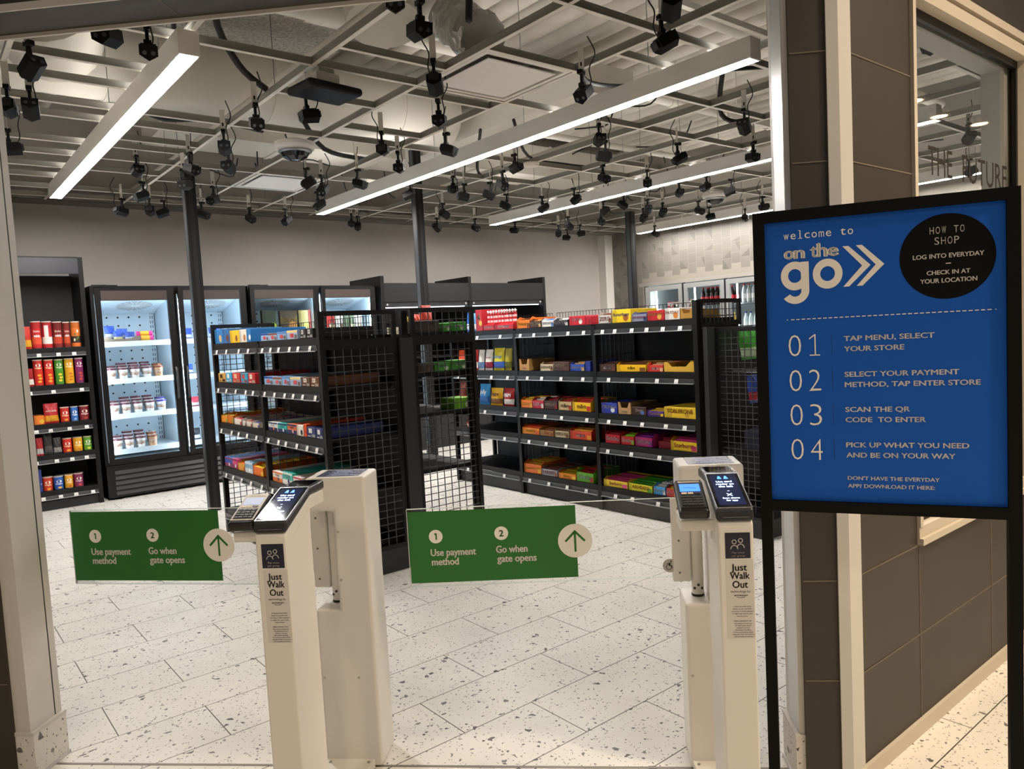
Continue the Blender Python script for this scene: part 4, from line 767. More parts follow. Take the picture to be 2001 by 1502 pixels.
CANDY=[
(0,5.743,0.087,0.179,'2f66c8','dfe6f2','','ffffff','bag','blue and white'),
(0,5.656,0.081,0.168,'5fa3dd','f2f4f6','','ffffff','bag','light blue and white'),
(0,5.561,0.101,0.194,'b01828','d8b24a','4','f4e6b0','box','dark red box with gold badge'),
(0,5.417,0.170,0.068,'b81d2a','d0303c','SUPPERMINT','ffffff','canes','red tray of wrapped candy sticks, farther'),
(0,5.181,0.284,0.062,'b81d2a','c92834','PEPPERMINT','ffffff','canes','long red tray of wrapped candy sticks'),
(0,4.947,0.184,0.098,'ea7a1e','5a2c12',"Reese's",'ffd83a','tray','orange'),
(0,4.773,0.151,0.077,'4a2a1c','c99a5a','HERSHEY','f4ead2','tray','brown'),
(0,4.617,0.153,0.076,'e9e6df','3f7fc4',"HERSHEY'S",'2a2a30','tray','white and blue'),
(0,4.453,0.167,0.068,'1d1c20','d9d9d6','COOKIES','f2f2f2','tray','black and white'),
(0,4.257,0.217,0.074,'c9152a','e8e3da','KitKat','ffffff','box','red box with large white lettering'),
(0,4.095,0.101,0.066,'b8142a','8a0d1c','','ffffff','box','plain red'),
(0,3.968,0.140,0.088,'cfcac2','7b4a2a','ZERO','b02020','tray','silver and brown'),
(0,3.799,0.190,0.098,'f2cf17','a35a1e','Butterfinger','1f4fb5','box','yellow box with blue lettering'),
(0,3.628,0.145,0.075,'8e8fa6','2b2f66','100 GRAND','b52233','tray','silver and navy'),
(0,3.475,0.155,0.073,'c3161f','e2b14a','100GRAND','f0cf70','box','red box with gold lettering'),
(0,3.324,0.139,0.080,'ece8e2','d9822b','PAYDAY','d2362a','box','white box with red lettering'),
(0,3.195,0.114,0.070,'b98b3c','8c6526','','ffffff','open','gold cardboard'),
(1,5.899,0.159,0.190,'e0481f','b81420','','ffffff','bag','orange and red'),
(1,5.731,0.162,0.191,'c2121f','e9e3da','KitKat','ffffff','bag','red bag with white lettering'),
(1,5.590,0.091,0.189,'d8d4cc','5e7ba8','','5a1420','bag','white and grey'),
(1,5.482,0.116,0.190,'e4e0d8','8a1f3a','Brookside','6a1628','bag','white and maroon'),
(1,5.337,0.160,0.201,'d9c91e','3c62b8','Skinny','2a6aa8','bag','yellow and blue'),
(1,5.195,0.101,0.195,'a89a22','5c5a18','','ffffff','bag','olive'),
(1,4.966,0.144,0.102,'b98a4e','8a5a2a','Twix','c02020','open','tan tray with red lettering'),
(1,4.656,0.166,0.077,'d9c8a4','7a5230','HERSHEY','4a2a1c','tray','cream'),
(1,4.474,0.186,0.076,'4a2c22','5a362a',"HERSHEY'S",'d8c8a8','box','dark brown'),
(1,4.291,0.169,0.079,'2446a8','d8b070','Almond Joy','f2f2f2','tray','blue'),
(1,4.175,0.059,0.079,'1b2f86','2a3f98','','ffffff','box','navy'),
(1,3.963,0.173,0.078,'46291e','5c3828','m&m','f4f0ea','tray','brown tray with white lettering'),
(1,3.724,0.301,0.072,'f0bd16','7a4a1e','m&m','5a2e14','tray','long yellow'),
(1,3.493,0.154,0.069,'cf2f22','e0b08a','m&m','ffffff','tray','red tray with white lettering'),
(1,3.273,0.281,0.071,'d9ab3c','b5852a','','ffffff','open','plain yellow cardboard'),
(2,5.952,0.145,0.216,'7a2c1a','c0362a','','ffffff','bag','brown and red'),
(2,5.807,0.138,0.218,'5f9c2c','d8d8c8','','ffffff','bag','green and white'),
(2,5.578,0.169,0.192,'2f8fd0','1f5fa8','Jolly','ffffff','bag','bright blue'),
(2,5.397,0.187,0.159,'e8b416','7a4a1e','M&M','5a2e14','bag','yellow'),
(2,5.220,0.154,0.160,'b81c22','e9e3da','M&M','ffffff','bag','red bag with white lettering'),
(2,4.955,0.161,0.093,'e8741c','f0c030',"Reese's",'ffe060','tray','orange'),
(2,4.792,0.157,0.096,'c0172a','e0d8cc','KitKat','ffffff','tray','red tray with white lettering'),
(2,4.627,0.168,0.101,'38201a','8a1420','HERSHEY','e8dcc8','tray','dark brown'),
(2,4.456,0.161,0.099,'c2a878','b02a20','m&m','4a2a1c','tray','tan tray with red sides'),
(2,4.263,0.215,0.101,'eab918','c42a20','m&m','5a2e14','tray','yellow tray with red sides'),
(2,3.965,0.170,0.081,'2a3a9c','d8d8e4','CRUNCH','f4f4f4','box','dark blue'),
(2,3.808,0.135,0.091,'b08a5e','58b8a0','Skinny','e6f4ee','open','tan tray with teal badge'),
(2,3.665,0.142,0.063,'3c241c','4a78c0','Dove','f4efe6','box','dark brown box with white lettering'),
(2,3.510,0.160,0.055,'4e2a8c','e0b83c','Caramello','f4d860','tray','purple'),
(2,3.283,0.291,0.077,'e0bc2c','b8902a','TOBLERONE','b02020','box','long yellow'),
(3,5.822,0.116,0.090,'b8202a','e0c8b8','','ffffff','bag','small red'),
(3,4.917,0.234,0.081,'ea8a1a','d8481c',"Reese's",'f8e020','tray','orange and yellow'),
(3,4.696,0.185,0.069,'a8763e','8a4a24','Twix','c41f1f','tray','tan and brown'),
(3,4.510,0.176,0.078,'d6c49c','7a5230','HERSHEY','4a2a1c','tray','cream'),
(3,4.289,0.258,0.096,'d8401c','e89a30','m&m','ffffff','tray','orange-red'),
(3,3.941,0.158,0.096,'c41a2a','8a1020','Skittles','ffffff','tray','red tray with white lettering'),
(3,3.790,0.135,0.090,'c4202a','8cc42a','Skittles','ffffff','tray','red and lime'),
(3,3.630,0.172,0.099,'a8206a','7a1a8a','Skittles','ffffff','tray','magenta'),
(3,3.454,0.140,0.082,'7a1426','a82a3a','','ffffff','pile','dark red'),
(3,3.260,0.237,0.094,'e8c422','c8327a','Starburst','d42a5a','tray','yellow and pink'),
(4,4.933,0.250,0.111,'e8701a','f0b020',"Reese's STICKS",'f8e840','tray','orange'),
(4,4.692,0.224,0.079,'9a9aa2','8a4a3a','HERSHEY','a02a2a','tray','silver'),
(4,4.470,0.214,0.065,'e88a1a','f0c828',"Reese's",'f8e840','tray','low orange'),
(4,4.261,0.198,0.107,'62b02a','c42a2a','Skittles','ffffff','tray','green tray with white lettering'),
(4,3.932,0.258,0.074,'e8c832','d84a8a','Starburst','d42a6a','tray','pink and yellow'),
(4,3.681,0.238,0.076,'d8d02a','4aa83a','AIRHEADS','c82a2a','tray','yellow and green'),
(4,3.501,0.112,0.083,'3a9ad8','f0f0f0','Nerds','ffffff','tray','light blue'),
(4,3.394,0.094,0.080,'c4302a','f0d040','HOT','ffffff','tray','red and yellow striped'),
]
SNACK=[
(0,5.763,0.183,0.107,'2a7ab8','d8b078','','ffffff','box','blue cookie'),
(0,5.589,0.153,0.106,'2f6aa8','6a3a22','','ffffff','box','blue and brown cookie'),
(0,5.409,0.193,0.089,'ecc22a','8a4a24','','ffffff','box','yellow cookie'),
(0,5.237,0.137,0.090,'e4dccb','b87a4a','','ffffff','box','cream wafer'),
(0,5.124,0.080,0.089,'2a78bc','e8e8e4','','ffffff','box','narrow blue'),
(0,4.870,0.155,0.049,'8fb4d8','2a4aa0','Q','d83a3a','tag','pale blue box with navy top'),
(0,4.711,0.156,0.047,'9ab0c8','7a4a34','Q','d83a3a','tag','pale blue box with brown top'),
(0,4.556,0.149,0.051,'86aed6','5a8ac8','Q','d83a3a','tag','pale blue box with blue top'),
(0,4.395,0.164,0.054,'a0b4d0','e8cc80','Q','d83a3a','tag','pale blue box with cream top'),
(0,4.235,0.087,0.057,'1c1a1c','d8d8d4','RX','e8e8e4','lab','black box with white label, farther'),
(0,4.142,0.090,0.057,'1e1b1a','d8d8d4','RX','e8e8e4','lab','black box with white label, nearer'),
(1,5.746,0.164,0.066,'c89a4a','3a2a22','','ffffff','lab','tan snack'),
(1,5.595,0.128,0.071,'3aa0c8','e8e4da','','ffffff','lab','cyan snack'),
(1,5.438,0.159,0.072,'c83a32','d8b89a','','ffffff','lab','red snack'),
(1,5.276,0.135,0.071,'3a94b4','c8443a','','ffffff','lab','cyan and red snack'),
(1,5.132,0.135,0.073,'b82a2a','e8d8c8','','ffffff','lab','dark red snack'),
(1,4.833,0.154,0.054,'8fb4d8','2a4aa0','Q','d83a3a','tag','pale blue box with navy top'),
(1,4.680,0.145,0.051,'9ab0c8','7a4a34','Q','d83a3a','tag','pale blue box with brown top'),
(1,4.544,0.120,0.059,'86aed6','5a8ac8','Q','d83a3a','tag','pale blue box with blue top'),
(1,4.396,0.169,0.055,'a0b4d0','e8cc80','Q','d83a3a','tag','pale blue box with cream top'),
(1,4.242,0.121,0.056,'5a3420','e8e0d0','RX','f0e8d8','lab','brown box with white label, farther'),
(1,4.119,0.119,0.058,'6a3c1e','e8e0d0','RX','f0e8d8','lab','brown box with white label, nearer'),
(2,5.781,0.148,0.071,'e08a24','7aa83a','','ffffff','tray','orange fruit'),
(2,5.630,0.142,0.085,'d8761e','8ab04a','','ffffff','tray','orange and green fruit'),
(2,5.473,0.163,0.061,'e4ddd0','c0303a','','ffffff','tray','white and red'),
(2,5.346,0.073,0.051,'d8d0c0','6a4a3a','','ffffff','tray','narrow cream'),
(2,5.248,0.113,0.052,'dcd2c2','a83a3a','','ffffff','tray','cream and red'),
(2,5.121,0.134,0.050,'d8ccb8','4a4a90','','ffffff','tray','cream and violet'),
(2,4.813,0.161,0.059,'e4e2e0','1f2a5a','PROTEIN','e07a2a','half','navy and white box with orange picture'),
(2,4.654,0.154,0.060,'3ab0a8','1f2a5a','PROTEIN','f0f0f0','half','navy and teal'),
(2,4.501,0.147,0.065,'d8704a','1f2a5a','PROTEIN','f0b8b0','half','navy and coral'),
(2,4.377,0.098,0.064,'e6e0d2','2a2a2a','','ffffff','box','cream box with black drawing'),
(2,4.304,0.043,0.078,'e0501c','b83a14','','ffffff','box','narrow orange'),
(2,4.217,0.129,0.064,'1e2c66','e8e4d8','','ffffff','lab','navy box with white label, farther'),
(2,4.104,0.096,0.063,'1e2c66','e8e4d8','','ffffff','lab','navy box with white label, nearer'),
(3,5.750,0.168,0.072,'3a5aa8','8a3a5a','','ffffff','half','blue and plum'),
(3,5.608,0.109,0.074,'d04a7a','8a2a4a','','ffffff','half','pink'),
(3,5.476,0.148,0.072,'e0a03a','c8642a','','ffffff','tray','yellow-orange'),
(3,5.323,0.158,0.079,'8ab0cc','d8e0e4','','ffffff','half','light blue'),
(3,5.143,0.201,0.085,'e8701c','e8c02a','','ffffff','tray','bright orange'),
(3,4.799,0.169,0.069,'e4ded8','e0742a','PROTEIN','1f2a5a','half','white and orange'),
(3,4.630,0.167,0.082,'38b0a0','e4e4e0','PROTEIN','1f2a5a','half','teal and white'),
(3,4.476,0.138,0.070,'d8c8c4','b83a4a','','ffffff','half','white and rose'),
]
CHIPS=[
(0,0.912,0.064,0.205,'b8261e','d8a020','','f4e8d0','bag','red and yellow'),
(0,0.987,0.082,0.250,'c01f22','d84a2a','minis','ffffff','can','large red'),
(0,1.072,0.084,0.247,'b51c26','e4e0da','','ffffff','canback','red and white'),
(0,1.156,0.081,0.242,'7c1a18','b83a22','minis','ffffff','can','large dark red'),
(0,1.228,0.058,0.237,'8a2018','c04a24','minis','ffffff','can','narrow dark red'),
(0,1.304,0.082,0.239,'d8702a','2c2420','','ffffff','can','orange and black'),
(1,0.913,0.043,0.163,'a81a20','e0d8d0','','ffffff','bag','small red'),
(1,0.972,0.083,0.241,'c8281e','e8a020','Pringles','f4e0b0','crisp','tall red can, nearest the doorway'),
(1,1.057,0.080,0.237,'c8281e','e8a020','Pringles','f4e0b0','crisp','tall red can, farther along'),
(1,1.139,0.076,0.235,'3f8a26','e8c832','Pringles','e8f0c8','crisp','tall green'),
(1,1.222,0.082,0.238,'e0a41c','c87a1a','Pringles','fff0c0','crisp','tall yellow'),
(1,1.305,0.076,0.238,'7a1f5a','b84a3a','Pringles','f0d0e0','crisp','tall purple'),
(2,0.950,0.097,0.082,'e07a28','d8b030','','ffffff','box','orange and yellow'),
(2,1.036,0.138,0.186,'b8202a','d89a20','HOT FRIES','f0e8d8','bag','large red and yellow'),
(2,1.153,0.080,0.140,'c8281e','e8a020','Pringles','f4e0b0','crisp','short red'),
(2,1.230,0.066,0.139,'2a6ab8','8ab0d8','Pringles','e8f0f8','crisp','short blue'),
(2,1.314,0.091,0.139,'7c1c26','b84a3a','Pringles','f0d0d0','crisp','short maroon'),
(3,0.927,0.056,0.164,'b02428','b8b4b0','','ffffff','bag','red and silver'),
(3,0.996,0.075,0.206,'2c2a2a','4a4848','','ffffff','bag','charcoal'),
(3,1.067,0.070,0.150,'343232','8a8684','','ffffff','bag','dark grey'),
(3,1.149,0.082,0.135,'c8281e','e8a020','Pringles','f4e0b0','crisp','short red'),
(3,1.236,0.083,0.135,'e0a41c','c87a1a','Pringles','fff0c0','crisp','short yellow'),
(3,1.319,0.075,0.133,'5c9a2c','d8d84a','Pringles','e8f0c8','crisp','short green'),
(4,0.903,0.026,0.211,'2a3a7a','8a94b8','','ffffff','box','tall dark blue'),
(4,0.963,0.084,0.131,'c83a1e','e8a020','Pringles','f4e0b0','crisp','short red'),
(4,1.051,0.084,0.125,'1f5ab0','e8a83a','Pringles','e8f0f8','crisp','short blue'),
(4,1.134,0.073,0.126,'e0a024','c8641a','Pringles','fff0c0','crisp','short orange-yellow'),
(4,1.216,0.083,0.128,'7a1f4a','c84a3a','Pringles','f0d0e0','crisp','short purple'),
]
# ------------------------------------------------------------------ goods on the shelves
def shade(h, k): return ''.join('%02x' % max(0, min(255, int(int(h[i:i + 2], 16) * k))) for i in (0, 2, 4))
def M_(h): return mat(h, .42)
def label(b, txt, tc, x0, x1, z0, z1, yfn, bold=.02):
    if not txt: return
    w = x1 - x0; h = z1 - z0; vs, _ = tmesh(txt); tw = max(v[0] for v in vs) - min(v[0] for v in vs); k = min(w * .88 / tw, h * .75 / .9); cx = (x0 + x1) / 2; cz = (z0 + z1) / 2
    b.text(txt, cx - k * tw / 2, cx + k * tw / 2, cz - k * .3, cz + k * .4, 0, M_(tc), bold, yfn)
def bag_mesh(b, w, h, d, base, acc, txt, tc, lean=.1):
    nx, nz = 8, 10
    def yo(u, v): return -d * .5 * (max(0, math.sin(PI * u)) ** .55) * (max(0, math.sin(PI * min(max((v - .06) / .88, 0), 1))) ** .5)
    for sg in (1, -1):
        vs = []; fs = []; ms = []
        for j in range(nz + 1):
            v = j / nz; taper = 1 - .05 * math.sin(PI * v) + (.015 if j % 2 else 0) * (v > .9)
            for i in range(nx + 1):
                u = i / nx; vs.append(((u - .5) * w * taper, d / 2 + sg * yo(u, v) + lean * h * v + .003 * math.sin(i * 2.1 + j) * (0 < j < nz), v * h))
        for j in range(nz):
            for i in range(nx):
                q = (j * (nx + 1) + i, j * (nx + 1) + i + 1, (j + 1) * (nx + 1) + i + 1, (j + 1) * (nx + 1) + i)
                b.add([vs[a] for a in q], [(0, 1, 2, 3)], M_(acc) if j in (1, 2, 3) else M_(base), None, True)
    label(b, txt, tc, -w * .42, w * .42, h * .45, h * .78, lambda X, Z: d / 2 + yo(min(max(X / w + .5, 0), 1), Z / h) + lean * Z - .004)
def tray_mesh(b, w, h, d, base, acc, txt, tc, st):
    lip = h * (.55 if st == 'open' else .72); m = M_(base); x = w / 2; th = .003
    if st == 'open': b.poly([(-x, 0), (x, 0), (x, h), (x * .72, h), (x * .45, lip), (-x * .45, lip), (-x * .72, h), (-x, h)], 0, m); b.poly([(-x, 0), (x, 0), (x, h * .5), (-x, h * .5)], th, m)
    else: b.box(-x, x, 0, th, 0, lip, m)
    for a in (-x, x - th): b.prism([(0, 0), (d, 0), (d, h * .9), (.25 * d, h * .9), (.12 * d, h), (0, h if st == 'open' else lip)], a, a + th, 'x', M_(shade(base, .92)))
    b.box(-x, x, d - th, d, 0, h * .9, m); b.box(-x, x, 0, d, 0, th, m)
    if st == 'open' and acc: b.box(-x + .006, x - .006, d * .35, d - .01, .003, h * .45, M_(shade(acc, .8)))
    elif st != 'open':
        n = 7
        for i in range(n):
            y0 = .006 + (d - .012) * i / n; b.box(-x + .005, x - .005, y0, y0 + (d - .012) / n * .93, .003, h * (.8 + .1 * ((i * 7) % 3 - 1)), M_(acc if i % 2 else shade(acc, 1.12)))
        b.rect(-x, -x + w * .12, 0, lip, -.0006, M_(shade(base, .8))); b.rect(x - w * .22, x - w * .03, lip * .1, lip * .6, -.0006, M_(acc))
    label(b, txt, tc, -x, x, lip * .15, lip * .95 if st != 'open' else lip * .7, lambda X, Z: -.0014)
def goods(w, h, d, base, acc, txt, tc, st):
    b = MB(); x = w / 2; front = lambda X, Z: -.0012
    if st == 'bag': bag_mesh(b, w, h, min(.06, w * .5), base, acc, txt, tc)
    elif st in ('tray', 'open'): tray_mesh(b, w, h, d, base, acc, txt, tc, st)
    elif st == 'canes': tray_mesh(b, w, h, .16, base, acc, txt, tc, 'tray')
    elif st == 'pile':
        rr = random.Random(1)
        for i in range(16): b.box(-x * .9, x * .9, -.006, .006, 0, .008, M_(acc if i % 2 else base), Matrix.Translation((rr.uniform(-.004, .004), .04 + rr.random() * .14, h * i / 18)) @ Matrix.Rotation(rr.uniform(-.12, .12), 4, 'Z'))
        for i in range(5): b.box(-x * .95, x * .95, .03 + i * .03, .05 + i * .03, 0, h * .6, M_(base))
    elif st in ('can', 'canback'):
        r = x; B = M_(base); b.lathe([(r * .97, 0, STEEL), (r, .004, B), (r, h * .16, M_(acc)), (r, h * .42, B), (r, h * .74, M_(shade(base, .85))), (r, h * .965, mat('d8d2ca', .3)), (r * 1.02, h * .97, mat('d8d2ca', .3)), (r * 1.02, h, mat('c9bfb6', .3)), (r * .5, h, None)], B, 24, (0, r, 0))
        yf = lambda X, Z: r - math.sqrt(max(r * r - X * X, 0)) - .0012
        if st == 'canback':
            for i in range(6): a0, a1 = -.62 * r + .8 * r * i / 6, -.62 * r + .8 * r * (i + 1) / 6; b.add([(a0, yf(a0, 0), h * .3), (a1, yf(a1, 0), h * .3), (a1, yf(a1, 0), h * .85), (a0, yf(a0, 0), h * .85)], [(0, 1, 2, 3)], M_('dcd8d2'))
        elif txt: b.text('Doritos', -r * .62, r * .62, h * .6, h * .67, 0, M_('e8dcd0'), .03, yf); b.text(txt, -r * .6, r * .6, h * .42, h * .52, 0, M_(tc), .03, yf)
        else:
            for q, (cx, cz) in enumerate(((-.3, .5), (.25, .62), (.05, .32), (-.45, .28), (.4, .38))): b.add([(r * (cx + .2 * math.cos(k)), yf(r * (cx + .2 * math.cos(k)), 0), h * cz + .016 * math.sin(k)) for k in (0, 1, 2, 3.1, 4, 5)], [(0, 1, 2, 3, 4, 5)], M_('e6dcc8' if q % 2 else '5c6a2c'))
    elif st == 'crisp':
        r = x * .97; B = M_(base); b.lathe([(r * .97, 0, STEEL), (r, .004, B), (r, h * .975 - .004, mat('cfcac2', .3)), (r * 1.03, h * .975, mat('d8c8b8', .3)), (r * 1.03, h, mat('c8b4a4', .3)), (r * .4, h, None)], B, 22, (0, r, 0))
        yf = lambda X, Z: r - math.sqrt(max(r * r - X * X, 0)) - .0012
        def oval(cx, cz, a, c_, m, e=.0):
            pts = [(cx + a * math.cos(2 * PI * k / 18), cz + c_ * math.sin(2 * PI * k / 18)) for k in range(18)]; b.add([(p, yf(p, 0) - e, q) for p, q in pts], [tuple(range(18))], m)
        s = min(h, .14); zl = h * .78 if h > .16 else h * .62
        oval(0, zl, r * .55, s * .11, M_('eae4da')); b.text('Pringles', -r * .66, r * .66, zl - s * .22, zl - s * .13, 0, M_(tc), .05, yf)
        for k in range(3 if h > .16 else 1): oval(r * (.1 + .15 * (k % 2)), h * (.16 + .12 * k), r * .42, s * .075, M_(acc), .0004 * k)
    else:
        B = M_(base); b.box(-x, x, 0, d, 0, h, B, None, .0025)
        if st == 'tag': b.rect(-x * .98, x * .98, h * .74, h * .985, -.0005, M_(acc)); b.rect(-x * .35, x * .3, h * .2, h * .62, -.0006, M_(tc)); label(b, txt, 'f0e4e0', -x * .3, x * .25, h * .22, h * .6, front); b.rect(x * .45, x * .9, h * .08, h * .5, -.0006, M_('6a5a50')); b.rect(-x * .95, x * .95, .002, h * .06, -.0006, M_('e6e4e0'))
        elif st == 'lab': b.rect(-x * .55, x * .2, h * .45, h * .88, -.0006, M_(acc)); label(b, txt, base, -x * .5, x * .15, h * .5, h * .85, front); b.rect(x * .1, x * .85, h * .08, h * .35, -.0006, M_(shade(acc, .7))); b.rect(-x * .8, -x * .1, h * .12, h * .2, -.0006, M_(acc))
        elif st == 'half': b.rect(-x * .98, x * .98, h * .02, h * .42, -.0005, M_(acc)); b.rect(-x * .98, x * .98, h * .82, h * .98, -.0005, M_(acc)); b.disc((x * .2, -.0009, h * .3), h * .18, M_(tc), 14); label(b, txt, acc, -x * .95, x * .95, h * .5, h * .8, front)
        else:
            b.rect(-x * .98, -x * .5, h * .03, h * .97, -.0005, M_(shade(base, .85)))
            if acc != base: b.disc((x * .45, -.0007, h * .36), min(h * .26, x * .5), M_(acc), 14)
            label(b, txt, tc, -x, x * (1 if len(txt) > 3 else .9), h * .3, h * .92, front)
    return b
KIND = {'bag': 'bag', 'tray': 'open candy tray', 'open': 'open candy tray', 'box': 'box', 'canes': '', 'pile': 'pile of candy strips', 'tag': '', 'lab': 'box', 'half': 'box', 'can': 'chip can', 'canback': 'chip can', 'crisp': 'chip can'}
NAMES = {'bag': 'snack_bag', 'tray': 'candy_tray', 'open': 'candy_tray', 'box': 'candy_box', 'canes': 'candy_tray', 'pile': 'candy_strips', 'tag': 'snack_box', 'lab': 'snack_box', 'half': 'snack_box', 'can': 'chip_canister', 'canback': 'chip_canister', 'crisp': 'chip_canister'}
SHN = ['top', 'second', 'third', 'fourth', 'bottom']
def stock(rows, zs, place, rz, unit, depth, gname, edges=None):
    fit = []
    for r in rows:
        s, c, w, st = r[0], r[1], r[2], r[8]
        w = max(w * .955, .03) if st not in ('can', 'canback', 'crisp') else min(w, .09) * .97
        if edges:
            lo, hi = [(a + .026, b_ - .026) for a, b_ in zip(edges, edges[1:]) if a <= c <= b_][0]; w = min(w, hi - lo); c = min(max(c, lo + w / 2), hi - w / 2)
        fit.append([s, c - w / 2, c + w / 2])
    od = sorted(range(len(fit)), key=lambda i: (fit[i][0], fit[i][1] + fit[i][2]))
    for i, j in zip(od, od[1:]):
        A, B = fit[i], fit[j]
        if A[0] == B[0] and A[2] > B[1] - .003: q = (A[2] + B[1]) / 2; A[2] = q - .002; B[1] = q + .002
    for (s, c, w, h, base, acc, txt, tc, st, desc), (_, a_, b2_) in zip(rows, fit):
        c = (a_ + b2_) / 2; w = b2_ - a_
        k = KIND[st]
        if any(q in desc.split() for q in ('box', 'tray', 'can', 'bag')): k = ''
        if st == 'crisp' and h < .16 and w > .07: pass
        lb = ' '.join((desc.split(',')[0] + ' ' + k + ((',' + desc.split(',')[1]) if ',' in desc else '') + f' on the {SHN[s]} shelf of the {unit}').split())
        b = goods(w, h, depth if st not in ('bag',) else .06, base, acc, txt, tc, st)
        o = b.build(NAMES[st], None, place(c, zs[s] + .001), rz); tag(o, lb, {'bag': 'bag', 'can': 'can', 'canback': 'can', 'crisp': 'can'}.get(st, 'box'), gname + f' on the {SHN[s]} shelf')
        if st == 'canes':
            t = thing('candy_tray', lb, 'box', o.location, rz, o['group']); del o['label']; del o['category']; del o['group']
            o.parent = t; o.location = (0, 0, 0); o.rotation_euler = (0, 0, 0); o.name = 'tray'; n = max(4, int(w / .034))
            for i in range(n):
                xx = -w / 2 + w * (i + .5) / n; c2 = MB(); rd, wt = M_('c4202c'), M_('ecdcd8')
                for q in range(6): c2.cyl((xx, .05 + .004 * (i % 3), .03 + .02 * q), (xx + .002, .05 + .004 * (i % 3), .05 + .02 * q), .011 if q > 1 else .013, rd if q % 2 else wt, 8)
                c2.tube(smooth([(xx, .05, .148), (xx, .045, .165), (xx + .008, .04, .172), (xx + .016, .045, .16)], 3), .008, wt, 6); c2.build('candy_stick', t)
stock(CANDY, [1.446, 1.081, .76, .53, .19], lambda c, z: (4.162, c, z), -PI / 2, 'candy gondola', .30, 'candy', (3.13, 4.085, 5.04, 6.02))
stock(SNACK, [1.447, 1.16, .853, .515, .19], lambda c, z: (1.862, c, z), -PI / 2, 'snack gondola', .40, 'snacks', (4.0, 4.93, 5.86))
stock(CHIPS, [1.498, 1.157, .802, .515, .18], lambda c, z: (c, 8.055, z), 0, 'chip rack', .2, 'chips')
# second row of short cans, bottom of the chip rack
for i, (c, col) in enumerate(((.99, 'c83a1e'), (1.075, '1f5ab0'), (1.155, 'e0a024'), (1.235, '7a1f4a'))):
    o = goods(.078, .118, .1, col, 'e8a020', 'Pringles', 'f4e0b0', 'crisp').build('chip_canister', None, (c, 8.15, .181), 0); tag(o, ('short red', 'short blue', 'short orange-yellow', 'short purple')[i] + ' chip can in the second row on the bottom shelf of the chip rack', 'can', 'chips on the bottom shelf')
# chewing gum and boxes on the far side of the snack gondola, seen through its mesh end
for x, w, z, h, base, acc, txt, tc, lb in ((2.757, .064, 1.446, .055, '3f9a2a', 'd8e8c8', 'neo', 'ffffff', 'small green gum box on the top shelf behind the snack gondola mesh'), (2.852, .118, 1.446, .06, '3a9a2c', 'd8e8c8', 'extra', 'ffffff', 'large green gum box on the top shelf behind the snack gondola mesh'),
        (2.707, .124, 1.191, .06, '3f9a2a', 'd8e8c8', 'Extra', 'ffffff', 'green gum box on the second shelf behind the mesh, nearer the end post'), (2.845, .144, 1.191, .065, '4aa034', 'd8e8c8', 'Extra', 'ffffff', 'green gum box on the second shelf behind the mesh, at the outer edge'),
        (2.853, .145, .936, .07, '74b82c', 'e4ecd0', '', 'ffffff', 'lime green box on the third shelf behind the snack gondola mesh'), (2.60, .2, 1.446, .075, '3a332e', '4a423c', '', 'ffffff', 'dark brown box on the top shelf behind the snack gondola mesh'),
        (2.58, .12, 1.191, .06, '4a3a30', '5a4a3c', '', 'ffffff', 'brown box on the second shelf behind the snack gondola mesh')):
    o = goods(w, h, .16, base, acc, txt, tc, 'box').build('gum_box', None, (x, 4.035, z), 0); tag(o, lb, 'box', 'boxes behind the mesh end')
for x, z, h, base, acc, lb in ((2.66, 1.447, .115, 'e2b81e', 'c8501e', 'yellow snack bag on the top shelf behind the snack gondola mesh'), (2.76, 1.447, .13, 'd8401c', 'e8b020', 'orange-red snack bag on the top shelf behind the snack gondola mesh'), (2.84, 1.447, .19, 'c8463a', 'e8d8d0', 'red and white striped bag on the top shelf behind the snack gondola mesh')):
    o = goods(.085, h, .05, base, acc, '', 'ffffff', 'bag').build('snack_bag', None, (x, 4.36, z), 0); tag(o, lb, 'bag', 'bags behind the mesh end')
# bags on the hooks of the end display
for i, (x, y, z, w, h, base, acc, lb) in enumerate(((4.356, 2.85, 1.155, .11, .20, '46a838', 'c8e0b8', 'green snack bag hanging highest on the end display, first from the gondola'), (4.47, 2.85, 1.155, .108, .203, '4fb040', 'd0e4c0', 'green snack bag hanging highest on the end display, second from the gondola'), (4.584, 2.85, 1.15, .11, .20, '46a838', 'c8e0b8', 'green snack bag hanging highest on the end display, third from the gondola'),
        (4.42, 2.84, .86, .11, .19, '3a5ac0', 'c02a34', 'blue and red snack bag hanging lower on the end display, nearer the gondola'), (4.535, 2.84, .86, .11, .19, '3a5ac0', 'b8323c', 'blue and red snack bag hanging lower on the end display, farther along'))):
    o = goods(w, h, .06, base, acc, '', 'ffffff', 'bag').build('snack_bag', None, (x, y, z), 0); tag(o, lb, 'bag', 'bags on the end display')
for x, lb in ((4.37, 'dark blue bar box on the end display shelf, nearer the gondola'), (4.505, 'dark blue bar box on the end display shelf, farther along')):
    o = goods(.125, .13, .16, '1d2038', '2a3a8a', 'KIND', 'e8e4da', 'half').build('bar_box', None, (x, 2.72, .561), 0); tag(o, lb, 'box', 'bar boxes on the end display')
